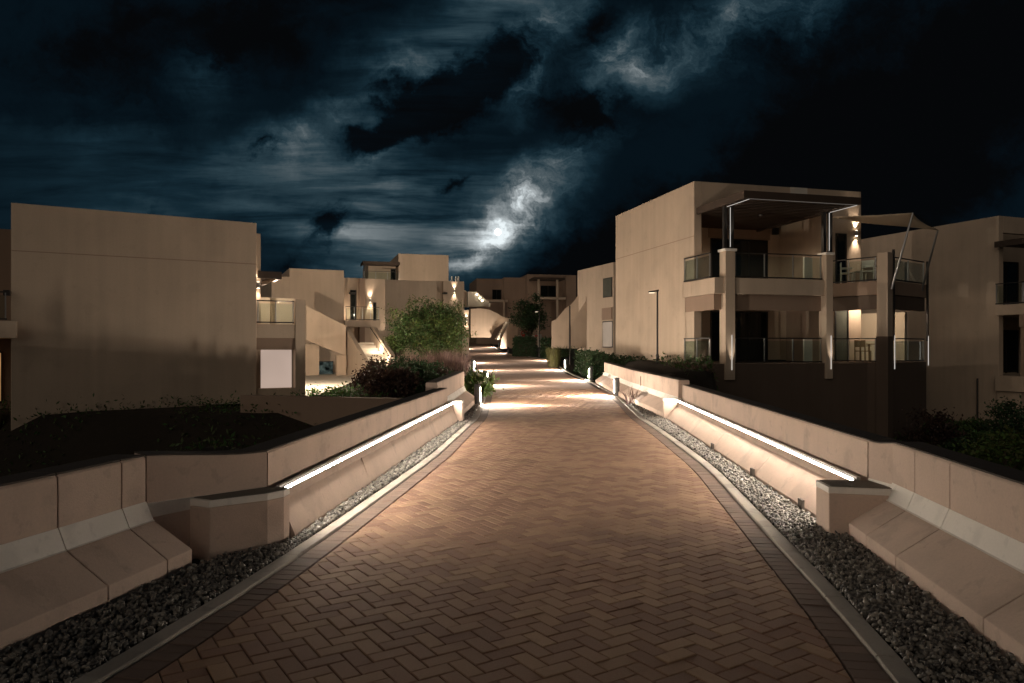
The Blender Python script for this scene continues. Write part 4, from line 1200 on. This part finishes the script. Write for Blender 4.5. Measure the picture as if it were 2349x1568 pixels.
poly = [(K.a(1186, -1.2), K.z(726)), (K.a(1176, -1.2), K.z(728)), (K.a(1150, -1.2), K.z(775)), (K.a(1146, -1.2), K.z(800)), (K.a(1186, -1.2), K.z(800))]
m = MB(); m.prism(K, poly, -1.5, -1.2); m.build('lower_parapet', M_PLASTER, kb_)
m = MB()
for i in range(8):
    t = i/8; m.box(K, K.a(1135) + 1.1*t, K.a(1135) + 1.1*t + 0.5, -1.15, -0.05, K.z(780), K.z(776 - 42*t))
m.build('lower_steps', M_STAIR, kb_)
point_light('step_glow', K.P(K.a(1150), -0.7, K.z(735)), 6, WARM, 0.1, kb_)

E = Frame(*at(1156, 800, 95)[:2], 0.985, 0.17)
eb = thing('apartment_building', 'dim far building with a dark window above the curved stair', 'building', (*E.P(0, 4)[:2], 1))
e0, e1 = E.a(1095), E.a(1218)
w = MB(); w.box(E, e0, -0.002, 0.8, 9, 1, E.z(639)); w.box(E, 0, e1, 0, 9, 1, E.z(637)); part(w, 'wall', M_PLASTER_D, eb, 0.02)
m = MB(); m.box(E, E.a(1108), 0.4, -0.6, -0.003, E.z(694), E.z(689)); part(m, 'balcony_slab', M_PLASTER, eb)
m = MB(); m.box(E, E.a(1153), E.a(1157), -0.6, -0.3, 1, E.z(690)); part(m, 'pier', M_PLASTER, eb)
glazed_door(eb, E, E.a(1129, 0.8), E.a(1150, 0.8), 0.798, E.z(687), E.z(664), 2)
E2 = Frame(*at(1218, 800, 92)[:2], 0.98, 0.2)
eb2 = thing('apartment_building', 'far building with a pergola balcony right of the lamp post', 'building', (*E2.P(3, 4)[:2], 1))
x1_ = E2.a(1322)
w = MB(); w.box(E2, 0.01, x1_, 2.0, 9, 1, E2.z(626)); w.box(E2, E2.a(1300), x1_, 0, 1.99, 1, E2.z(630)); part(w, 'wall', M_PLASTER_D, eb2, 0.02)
m = MB(); m.box(E2, E2.a(1232, -0.4), E2.a(1298, -0.4), -0.4, 1.98, E2.z(687), E2.z(682)); part(m, 'balcony_slab', M_PLASTER, eb2)
for px in (1236, 1279):
    m = MB(); m.box(E2, E2.a(px - 2, -0.4), E2.a(px + 2, -0.4), -0.4, -0.15, 1, E2.z(642)); part(m, 'post', M_PLASTER, eb2)
pergola(eb2, E2, E2.a(1226, -1.0), E2.a(1296, -1.0), -1.0, 1.95, E2.z(638), 0.5)
glazed_door(eb2, E2, E2.a(1240, 2.0), E2.a(1275, 2.0), 1.998, E2.z(681, 0, 2), E2.z(655, 0, 2), 2)

# building between the path's end and the right building
Gf = Frame(*at(1407, 800, 46)[:2], 0.94, 0.34)
gb_ = thing('apartment_building', 'beige building with an outside stair just behind the two storey right building', 'building', (*Gf.P(1, 4)[:2], 0.6))
bE = 5.3
w = MB(); w.box(Gf, 0, 6, 0, bE, 0.2, Gf.z(602)); part(w, 'wall', M_PLASTER, gb_, 0.02)
# side openings on the wall that faces the path
SF = seg_frame(Gf.P(0, bE)[:2], Gf.P(0, 0)[:2])       # a runs toward the viewer along the side wall
def side_win(px0, px1, py0, py1, mat, nm):
    a0_, a1_ = SF.a(px0), SF.a(px1)
    m = MB(); m.box(SF, a0_, a1_, -0.03, -0.003, SF.z(py1, a0_), SF.z(py0, a0_)); o = part(m, nm, M_METAL, gb_)
    m = MB(); m.box(SF, a0_ + 0.06, a1_ - 0.06, -0.045, -0.032, SF.z(py1, a0_) + 0.06, SF.z(py0, a0_) - 0.06); m.build('pane', mat, o)
side_win(1384, 1405, 640, 684, M_CURTAIN, 'window')
m = MB(); m.box(SF, SF.a(1383), SF.a(1405), -0.08, -0.003, SF.z(735, SF.a(1384)), SF.z(708, SF.a(1384))); part(m, 'louvre_panel', M_PLASTER_D, gb_)
side_win(1383, 1406, 738, 798, emit_mat('pale_lit_doorway', (0.60, 0.46, 0.34), 0.42, 0.1, 1.0), 'doorway')
# stair parapet stepping down toward the path
T = Frame(*at(1265, 800, 51)[:2], 0.97, -0.1)
poly = []
for (px, py) in ((1265, 800), (1265, 738), (1276, 733), (1285, 722), (1297, 708), (1309, 700), (1318, 690), (1332, 668), (1345, 655), (1382, 640), (1382, 800)):
    a_ = T.a(px); poly.append((a_, T.z(py, a_)))
m = MB(); m.prism(T, poly[::-1], 0, 0.25); part(m, 'stair_parapet', M_PLASTER, gb_)
poly = []
for (px, py) in ((1300, 800), (1300, 760), (1312, 745), (1325, 720), (1345, 690), (1372, 682), (1372, 800)):
    a_ = T.a(px, -0.9); poly.append((a_, T.z(py, a_, -0.9)))
m = MB(); m.prism(T, poly[::-1], -1.1, -0.9); part(m, 'stair_parapet', M_PLASTER, gb_)
m = MB(); a_ = T.a(1307, -1.2); m.tube(T.P(a_, -1.2, 0.4), T.P(a_, -1.2, T.z(704, a_)), 0.05); part(m, 'downpipe', M_METAL, gb_)

# ================================================================== bollards
def bollard_proto():
    t = thing('bollard_light', 'x', 'bollard', (0, 0, 0), 'bollard lights along the path')
    m = MB(); m.lathe(0, 0, [(0.085, 0.02), (0.085, 0.60), (0.078, 0.615), (0.03, 0.62)], 20); m.build('bollard_body', M_BOLL, t, smooth=False)
    m = MB(); m.lathe(0, 0, [(0.13, 0.0), (0.13, 0.014), (0.09, 0.019)], 20); m.build('base_plate', M_STEEL, t)
    m = MB(); m.box(WF, 0.0862, 0.092, -0.022, 0.022, 0.10, 0.56); m.build('slit_frame', M_METAL, t)
    m = MB(); m.quad((0.0935, -0.006, 0.13), (0.0935, 0.006, 0.13), (0.0935, 0.006, 0.52), (0.0935, -0.006, 0.52)); m.build('light_slit', M_SLIT, t)
    l = spot_light('beam_light', (0.13, 0, 0.26), (1, 0, -0.19), BEAM, 26, (1.0, 0.93, 0.84), t, 0.02, 0.5)
    return t
bp = bollard_proto()
spots = [(-0.97, 20.6, 0, 'grey bollard light beside the flowering plant at the left kerb'),
         (3.42, 24.0, math.pi, 'grey bollard light in front of the pale right barrier'),
         (-1.05, 28.6, 0, 'bollard light hidden behind the leaves of the flowering plant'),
         (3.42, 31.9, math.pi, 'grey bollard light at the end of the right barrier, by the dark hedge'),
         (-2.15, 40.0, 0, 'bollard light at the left kerb below the tree and the grasses'),
         (3.0, 40.6, math.pi, 'bollard light beside the pale tall grass clump'),
         (-3.1, 50.0, 0, 'second bollard light past the grasses on the left kerb'),
         (3.15, 53.5, math.pi, 'bollard light beside the thin lamp post and hedges'),
         (-0.35, 68.0, math.pi, 'bollard light left of the clipped hedge where the path bends'),
         (-5.5, 80.0, 0, 'farthest left bollard light under the curved stair'),
         (-1.5, 84.0, math.pi, 'farthest right bollard light below the curved stair parapet')]
for i, (x, y, rz, lab) in enumerate(spots):
    loc = (x, y, float(PZ(y)) - 0.01)
    if i == 0:
        bp.location = loc; bp.rotation_euler = (0, 0, rz); bp['label'] = lab
    else: dup(bp, loc, rz, lab)

# ================================================================== lamp posts
def lamp_post(x, y, z0, h, label, lit):
    t = thing('lamp_post', label, 'lamp post', (x, y, z0), 'lamp posts')
    m = MB(); m.lathe(x, y, [(0.06, z0), (0.06, z0 + 0.4), (0.04, z0 + 0.45), (0.035, z0 + h)], 12); m.build('pole', M_METAL, t)
    m = MB(); m.lathe(x, y, [(0.10, z0), (0.10, z0 + 0.03), (0.06, z0 + 0.04)], 12); m.build('base_plate', M_METAL, t)
    m = MB()
    m.loft([[(x + 0.05, y - 0.06, z0 + h - 0.02), (x + 0.05, y + 0.06, z0 + h - 0.02), (x + 0.05, y + 0.06, z0 + h + 0.06), (x + 0.05, y - 0.06, z0 + h + 0.06)],
            [(x - 0.36, y - 0.09, z0 + h - 0.06), (x - 0.36, y + 0.09, z0 + h - 0.06), (x - 0.36, y + 0.09, z0 + h - 0.02), (x - 0.36, y - 0.09, z0 + h - 0.02)]])
    hd = m.build('lamp_head', M_METAL, t, 0.01)
    m = MB(); m.box(WF, x - 0.33, x - 0.12, y - 0.07, y + 0.07, z0 + h - 0.085, z0 + h - 0.062); m.build('lamp_lens', M_LENS, hd)
    if lit: spot_light('lamp_light', (x - 0.22, y, z0 + h - 0.11), (-0.25, -0.1, -1), lit, 130, NEUTRAL, t, 0.06)
    return t
lamp_post(*at(1508, 800, 29.5)[:2], 0.95, 2.95, 'dark slim lamp post in front of the two storey building wall', 10)
lamp_post(*at(1237, 800, 60.0)[:2], float(PZ(60)), 3.75, 'thin pale lamp post between the two clipped hedges', 0)

# round red sign and the red and white boom near the far hedge
sx, sy, sz = at(1203, 765, 72)
sg = thing('traffic_sign', 'small round red sign above the far clipped hedge', 'sign', (sx, sy, sz - 1.6))
Fs = Frame(sx, sy, 1, 0)
ring_ = [(0.34*math.cos(t), sz + 0.34*math.sin(t)) for t in np.linspace(0, 2*math.pi, 25)[:-1]]
m = MB(); m.prism(Fs, ring_, -0.02, 0.0); m.build('sign_plate', M_SIGNRED, sg)
m = MB(); m.prism(Fs, [(-0.2, sz - 0.07), (0.2, sz - 0.07), (0.2, sz + 0.07), (-0.2, sz + 0.07)], -0.03, -0.021); m.build('sign_bar', M_WHITE, sg)
m = MB(); m.tube((sx, sy + 0.03, sz - 1.9), (sx, sy + 0.03, sz + 0.3), 0.035); m.build('pole', M_STEEL, sg)
bx0, by0, bz0 = at(1189, 771, 71); bx1, _, _ = at(1234, 771, 71)
bt = thing('barrier_boom', 'red and white boom beside the round red sign', 'barrier', (bx0, by0, bz0 - 1))
m = MB(); m2 = MB()
for i in range(6):
    (m if i % 2 else m2).box(WF, bx0 + (bx1-bx0)*i/6 + 0.002, bx0 + (bx1-bx0)*(i+1)/6, by0 - 0.03, by0 + 0.03, bz0 - 0.06, bz0 + 0.06)
m2.build('white_stripes', M_WHITE, bt); m.build('red_stripes', M_SIGNRED, bt)
m = MB(); m.box(WF, bx1 + 0.003, bx1 + 0.35, by0 - 0.15, by0 + 0.15, bz0 - 1.1, bz0 + 0.15); m.build('boom_post', M_WHITE, bt)

# ================================================================== plants
def leaf_quads(cen, size, aspect=0.5, droop=0.0, flat=0.0):
    n = len(cen)
    d = RNG.normal(size=(n, 3)); d[:, 2] = d[:, 2]*(1-flat) - droop; d /= np.linalg.norm(d, axis=1)[:, None]
    r = RNG.normal(size=(n, 3)); s = np.cross(d, r); s /= (np.linalg.norm(s, axis=1)[:, None] + 1e-9)
    L_ = (size * RNG.uniform(0.6, 1.35, n))[:, None]
    Wd = L_ * aspect
    nrm = np.cross(d, s)
    a = cen; b = cen + d*L_*0.5 + s*Wd*0.5 + nrm*L_*0.06; c = cen + d*L_ ; e = cen + d*L_*0.5 - s*Wd*0.5 + nrm*L_*0.06
    v = np.stack([a, b, c, e], 1).reshape(-1, 3)
    f = np.arange(4*n).reshape(-1, 4)
    return v, f
def clumps(center, rad, nclump, per, spread, shell=0.55):
    c = RNG.normal(size=(nclump, 3)); c /= np.linalg.norm(c, axis=1)[:, None]
    c = c * (RNG.uniform(shell, 1.0, (nclump, 1)))
    c = c * np.array(rad) + np.array(center)
    p = np.repeat(c, per, 0) + RNG.normal(size=(nclump*per, 3)) * spread * np.array([1, 1, 0.75])
    return c, p
def bush(name, label, cat, base, rad, nclump, per, leaf, mat, group=None, spread=None, aspect=0.5, droop=0.0, stem=True, part_name='foliage', lift=1.0):
    t = thing(name, label, cat, base, group)
    cen = (base[0], base[1], base[2] + rad[2]*lift)
    c, p = clumps(cen, rad, nclump, per, spread or min(rad)*0.28)
    p[:, 2] = np.maximum(p[:, 2], base[2] + 0.02)
    v, f = leaf_quads(p, leaf, aspect, droop)
    np_mesh(part_name, v, f, mat, t)
    if stem:
        m = MB()
        for i in range(min(9, nclump)):
            q = c[i]; mid = (base[0]*0.5 + q[0]*0.5, base[1]*0.5 + q[1]*0.5, base[2] + (q[2]-base[2])*0.6)
            m.chain([base, mid, tuple(q)], [0.02, 0.012, 0.006], 5)
        m.build('stems', M_BARK, t)
    return t
def tree(label, base, h_trunk, crown_c, rad, nclump, per, leaf, mat, group='path trees'):
    t = thing('tree', label, 'tree', base, group)
    c, p = clumps(crown_c, rad, nclump, per, min(rad)*0.17, 0.25)
    v, f = leaf_quads(p, leaf, 0.42, 0.15)
    np_mesh('crown', v, f, mat, t)
    m = MB()
    top = (base[0] + 0.1, base[1], base[2] + h_trunk)
    m.chain([base, ((base[0]+top[0])/2 + 0.05, base[1], base[2] + h_trunk*0.5), top], [0.10, 0.08, 0.07], 8)
    for i in range(0, nclump, max(1, nclump // 16)):
        q = c[i]; mid = ((top[0]*0.55 + q[0]*0.45), (top[1]*0.55 + q[1]*0.45), top[2] + (q[2]-top[2])*0.35)
        m.chain([top, mid, tuple(q)], [0.05, 0.03, 0.010], 6)
    m.build('trunk', M_BARK, t)
    return t
def grass_clump(name, label, base, r, h, n, mat, group=None, lean=0.5):
    t = thing(name, label, 'grass', base, group)
    ang = RNG.uniform(0, 2*np.pi, n); rr = r*0.45*np.sqrt(RNG.uniform(0, 1, n))
    b = np.stack([base[0] + rr*np.cos(ang), base[1] + rr*np.sin(ang), np.full(n, base[2])], 1)
    hh = h*RNG.uniform(0.55, 1.1, n); a2 = ang + RNG.normal(0, 0.6, n); out = r*RNG.uniform(0.2, 1.0, n)*lean*1.4
    mid = b + np.stack([out*0.35*np.cos(a2), out*0.35*np.sin(a2), hh*0.62], 1)
    tip = b + np.stack([out*np.cos(a2), out*np.sin(a2), hh], 1)
    w_ = 0.010 + 0.008*RNG.uniform(0, 1, n)
    s = np.stack([-np.sin(a2)*w_, np.cos(a2)*w_, np.zeros(n)], 1)
    v = np.stack([b - s, b + s, mid + s*0.8, tip, mid - s*0.8], 1).reshape(-1, 3)
    k = np.arange(n)[:, None]*5
    f = np.concatenate([k + np.array([[0, 1, 2, 4]]), k + np.array([[4, 2, 3, 3]])], 0)
    # second set are triangles: store them as a separate triangle fan inside one mesh
    me_v = v; quads = (k + np.array([[0, 1, 2, 4]])); tris = (k + np.array([[4, 2, 3]]))
    m = MB(); m.v = [tuple(x) for x in me_v]; m.f = [tuple(int(i) for i in q) for q in quads] + [tuple(int(i) for i in q) for q in tris]
    m.build('blades', mat, t)
    return t

def gz(x, y): return float(ground_z(x, y))
# tree beside the path
tx_, ty_ = at(990, 800, 37)[:2]
tb = (tx_, ty_, gz(tx_, ty_))
tr1 = tree('dense dark green tree with low crown left of the lit path', tb, 0.8, at(985, 755, 37), (1.95, 1.8, 1.35), 84, 190, 0.135, M_LEAF)
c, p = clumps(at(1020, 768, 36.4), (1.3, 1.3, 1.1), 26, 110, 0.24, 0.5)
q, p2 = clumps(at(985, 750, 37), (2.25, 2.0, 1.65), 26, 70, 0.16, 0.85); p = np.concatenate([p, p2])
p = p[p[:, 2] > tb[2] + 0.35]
v, f = leaf_quads(p, 0.12, 0.42, 0.1); np_mesh('lit_tint_crown', v, f, M_LEAF_Y, tr1)  # yellower leaf colour paints lamplight onto this part of the crown
t2 = at(1213, 800, 66)
tree('dark tree behind the clipped hedge and the thin lamp post', (t2[0], t2[1], float(PZ(66))), 1.6, at(1213, 722, 66), (1.5, 1.4, 1.9), 60, 110, 0.2, M_LEAF_D)
t3 = at(905, 800, 44)
tree('small light green tree left of the dense tree', (t3[0], t3[1], gz(t3[0], t3[1])), 0.6, at(915, 790, 44), (0.8, 0.8, 0.75), 26, 110, 0.11, M_LEAF_Y)
# planting left of the path, in front of the tree
def plant_at(px, py, Y, zb=None):
    x, y, z = at(px, py, Y)
    return (x, y, gz(x, y) if zb is None else zb)
for (px, Y, rx, rz_, lab, mt, nm) in (
        (866, 25.6, 0.85, 0.55, 'dark red leaved shrub at the left end of the planting bed', M_LEAF_R, 'red_shrub'),
        (905, 24.2, 0.80, 0.50, 'dark red leaved shrub right above the retaining wall', M_LEAF_R, 'red_shrub'),
        (925, 26.8, 0.95, 0.62, 'dark green shrub between the red shrubs and the grasses', M_LEAF_D, 'green_shrub'),
        (962, 24.6, 0.75, 0.46, 'low grey green shrub at the front of the planting bed', M_LEAF_D, 'green_shrub'),
        (888, 29.0, 1.05, 0.66, 'broad red leaved shrub in front of the outside stair', M_LEAF_R, 'red_shrub'),
        (975, 28.0, 0.9, 0.55, 'dark green shrub beneath the dense tree', M_LEAF_D, 'green_shrub'),
        (1015, 26.5, 0.75, 0.48, 'dark red brown shrub right of the tree trunk', M_LEAF_R, 'red_shrub'),
        (1040, 24.6, 0.6, 0.42, 'small dark shrub behind the curved barrier end', M_LEAF_D, 'green_shrub')):
    b_ = plant_at(px, 0, Y)
    bush(nm, lab, 'shrub', b_, (rx, rx, rz_), 30, 120, 0.11, mt, 'planting left of the path', lift=0.95)
for (px, Y, r_, h_, lab) in ((965, 30.5, 0.75, 0.95, 'purple fountain grass in front of the tree trunk'), (1005, 31.5, 0.8, 1.0, 'purple fountain grass right of the tree trunk'),
                             (1045, 30.0, 0.75, 0.9, 'purple fountain grass nearest the path'), (1030, 35.0, 0.8, 1.0, 'tall purple fountain grass farther up the path'),
                             (940, 33.0, 0.7, 0.9, 'purple fountain grass at the left of its row'), (1055, 38.0, 0.8, 0.9, 'purple fountain grass beside the second bollard row')):
    grass_clump('fountain_grass', lab, plant_at(px, 0, Y), r_, h_*1.35, 800, M_GRASS_P, 'fountain grasses')
# ground cover that fills the bed (nobody could count it)
n = 14000
yy = RNG.uniform(23.2, 46, n); xx = XL(yy) - 0.5 - RNG.uniform(0, 1, n)**1.3 * 8.5
keep = xx > -6.9 + 0.02*np.sin(yy*3)*30*0.5 - 0.04*(yy-24)
xx, yy = xx[keep], yy[keep]; n = len(xx)
zz = ground_z(xx, yy) + np.abs(RNG.normal(0, 0.12, n))
fc = MB()
for y_ in np.arange(25.5, 46, 1.0):
    x0_, x1_f = -13.5, -7.3 - 0.04*(y_-24)
    for (xa, xb) in ((x0_, (x0_+x1_f)/2), ((x0_+x1_f)/2, x1_f)):
        fc.quad((xa, y_, gz(xa, y_)+0.06), (xb, y_, gz(xb, y_)+0.06), (xb, y_+1, gz(xb, y_+1)+0.06), (xa, y_+1, gz(xa, y_+1)+0.06))
struct(fc.build('forecourt_paving', M_STAIR))
v, f = leaf_quads(np.stack([xx, yy, zz], 1), 0.12, 0.45)
tag(np_mesh('ground_cover', v, f, M_LEAF_D), kind='stuff')
# low scrub on the floor of both hollows
n = 56000
xx = np.concatenate([RNG.uniform(-24, -3.0, n//2), RNG.uniform(4.5, 26, n//2)]); yy = RNG.uniform(6, 31, n)
cl_ = np.sin(xx*1.3 + 2*np.sin(yy*0.9)) + np.sin(yy*1.1 + 1.7*np.sin(xx*0.7))
keep = (cl_ > -0.5) & (np.abs(xx - 0.0663*yy - 0.2) > 3.6); xx, yy = xx[keep], yy[keep]
zz = ground_z(xx, yy) + np.abs(RNG.normal(0, 0.16, len(xx)))
v, f = leaf_quads(np.stack([xx, yy, zz], 1), 0.14, 0.4, -0.4)
tag(np_mesh('low_scrub', v, f, M_LEAF), kind='stuff')
# plant by the first left bollard: upright broad leaves and flowers
fb = (at(1092, 0, 23.6)[0], 23.6, 0.0)
fp = thing('flowering_plant', 'bright green broad leaved plant with pale flowers at the left kerb', 'plant', fb)
m = MB()
for i in range(26):
    a_ = random.uniform(0, 2*math.pi); l_ = random.uniform(0.5, 1.15); o_ = random.uniform(0.12, 0.5)
    b0 = Vector(fb) + Vector((random.uniform(-0.25, 0.3), random.uniform(-0.25, 0.25), 0))
    dirv = Vector((math.cos(a_)*o_, math.sin(a_)*o_, l_)); sd = Vector((-math.sin(a_), math.cos(a_), 0))*0.055
    mid = b0 + dirv*0.55 + Vector((0, 0, 0.06)); tip = b0 + dirv
    m.quad(b0 - sd*0.4, b0 + sd*0.4, mid + sd, tip, mid - sd)
m.build('leaves', M_LEAF_Y, fp)
c, p = clumps((fb[0] + 0.15, fb[1] + 0.3, 0.42), (0.40, 0.5, 0.33), 20, 60, 0.12); p[:, 2] = np.maximum(p[:, 2], 0.03)
v, f = leaf_quads(p, 0.11, 0.6); np_mesh('foliage', v, f, M_LEAF_Y, fp)
for _ in range(7):
    fc_ = np.array([fb[0] + random.uniform(-0.15, 0.5), fb[1] + random.uniform(-0.4, 0.3), random.uniform(0.45, 0.8)])
    d_ = RNG.normal(size=(6, 3)); d_[:, 2] = np.abs(d_[:, 2])*0.6; d_ /= np.linalg.norm(d_, axis=1)[:, None]
    m = MB(); n0 = Vector(fc_)
    for dd in d_:
        dd = Vector(dd); sd = dd.cross(Vector((0.2, 0.3, 1))).normalized()*0.03
        m.quad(n0, n0 + dd*0.05 + sd, n0 + dd*0.1, n0 + dd*0.05 - sd)
    m.build('flower', M_FLOWER, fp)
# clipped hedges on the right
def hedge(label, x0, x1, y0, y1, zb, h, n, mat=M_LEAF_D, leaf=0.11):
    t = thing('hedge', label, 'hedge', ((x0+x1)/2, (y0+y1)/2, zb), 'hedges right of the path')
    p = np.stack([RNG.uniform(x0, x1, n), RNG.uniform(y0, y1, n), zb + h*RNG.uniform(0, 1, n)], 1)
    face = RNG.integers(0, 4, n)
    p[:, 1] = np.where(face == 0, y0 + np.abs(RNG.normal(0, 0.08, n)), p[:, 1]); p[:, 0] = np.where(face == 1, x0 + np.abs(RNG.normal(0, 0.08, n)), p[:, 0])
    p[:, 2] = np.where(face == 2, zb + h - np.abs(RNG.normal(0, 0.10, n)), p[:, 2])
    p[:, 2] += (0.12*np.sin(p[:, 0]*3.1)*np.cos(p[:, 1]*2.3) + 0.10*np.sin(p[:, 0]*7.7 + p[:, 1]*5.1))*(p[:, 2]-zb)/h + np.where(RNG.uniform(0, 1, n) > 0.95, 0.14, 0.0)*(p[:, 2] > zb + 0.75*h)
    p[:, :2] += RNG.normal(0, 0.06, (n, 2))
    v, f = leaf_quads(p, leaf, 0.5); np_mesh('foliage', v, f, mat, t)
    m = MB(); m.box(WF, x0 + 0.22, x1 - 0.22, y0 + 0.22, y1 - 0.22, zb, zb + h - 0.3); m.build('inner_twigs', M_BARK, t)
    return t
hx0, hx1 = at(1172, 0, 60)[0], at(1230, 0, 60)[0]
hedge('clipped hedge left of the thin lamp post', hx0 + 0.3, hx1, 61, 63.5, float(PZ(60)) - 0.05, 1.55, 5200, M_LEAF_D, 0.16)
hedge('clipped hedge right of the thin lamp post', at(1245, 0, 58)[0], at(1272, 0, 58)[0], 58.5, 60.5, float(PZ(58)) - 0.05, 1.5, 2600, M_LEAF_D, 0.16)
hedge('dark hedge beside the bollard at the barrier end', at(1288, 0, 36)[0] + 1.0, at(1358, 0, 34)[0] + 0.5, 32.6, 40, float(PZ(36)) - 0.1, 1.15, 6500, M_LEAF_D, 0.11)
hedge('low dark hedge along the two storey building wall', 4.4, 6.0, 33.0, 42, 0.75, 0.42, 3200, M_LEAF_D, 0.12)
grass_clump('tall_grass', 'pale tall grass clump at the right kerb below the spiky plant', (*at(1270, 0, 44)[:2], float(PZ(44))), 0.75, 1.15, 1100, M_GRASS_Y, None, 0.35)
grass_clump('spiky_plant', 'dark spiky plant behind the pale tall grass', (*at(1290, 0, 47)[:2], float(PZ(47)) + 0.5), 0.8, 0.75, 260, M_LEAF_D, None, 0.9)
grass_clump('dry_grass', 'dry grass tuft under the terrace glass of the right building', (*at(1600, 0, 25.5)[:2], 0.55), 0.7, 0.5, 500, M_GRASS_P, 'dry grasses', 0.6)
grass_clump('dry_grass', 'dry grass tuft at the corner of the right building', (*at(1568, 0, 26.5)[:2], 0.72), 0.6, 0.45, 450, M_GRASS_P, 'dry grasses', 0.6)
grass_clump('twiggy_plant', 'leafless twiggy plant behind the first right bollard', (*at(1450, 0, 20.8)[:2], 0.0), 0.35, 0.62, 26, M_GRASS_P, None, 0.9)
# shrubs in the ravine on the right
k = 0
for (px, Y, r_, h_, mt, lab) in ((2140, 27, 0.8, 0.75, M_LEAF_R, 'reddish shrub at the foot of the dark corner wing'), (2190, 28, 1.0, 0.45, M_LEAF, 'low green shrub right of the reddish shrub'),
                                 (2250, 27.5, 1.0, 0.40, M_LEAF, 'low green shrub before the far right wall'), (2310, 20, 1.1, 0.55, M_LEAF_Y, 'yellow green shrub just above the right barrier coping'),
                                 (2335, 26.5, 0.9, 0.8, M_LEAF_D, 'dark shrub at the right edge below the far building'), (2215, 24, 0.9, 0.4, M_LEAF_D, 'low dark shrub in the right hollow'), (2290, 25, 0.9, 0.4, M_LEAF, 'small green shrub in the right hollow')):
    x, y, _ = at(px, 0, Y)
    bush('hollow_shrub', lab, 'shrub', (x, y, gz(x, y)), (r_, r_*0.9, h_), 20, 90, 0.13, mt, 'shrubs in the right hollow', lift=0.9)
# rocks in the left hollow; the larger pale one stands for a lit patch of ground
for (px, py, Y, s, lab) in ((585, 990, 15.5, 0.42, 'pale jagged rock added for a lit patch of ground left of the bridge'), (445, 1030, 13.5, 0.20, 'small grey rock lower in the left hollow')):
    x, y, z = at(px, py, Y)
    v, f = stones(np.array([[0.0, 0, 0]]), np.array([1.0]))
    v = v * np.array([1.5, 0.8, 0.55]) * s / np.abs(v).max() + np.array([x, y, gz(x, y) + 0.3*s])
    ro = np_mesh('rock', v, f, M_ROCK); tag(ro, lab, 'rock', 'rocks')
    md = ro.modifiers.new('sub', 'SUBSURF'); md.levels = 1; md.render_levels = 1
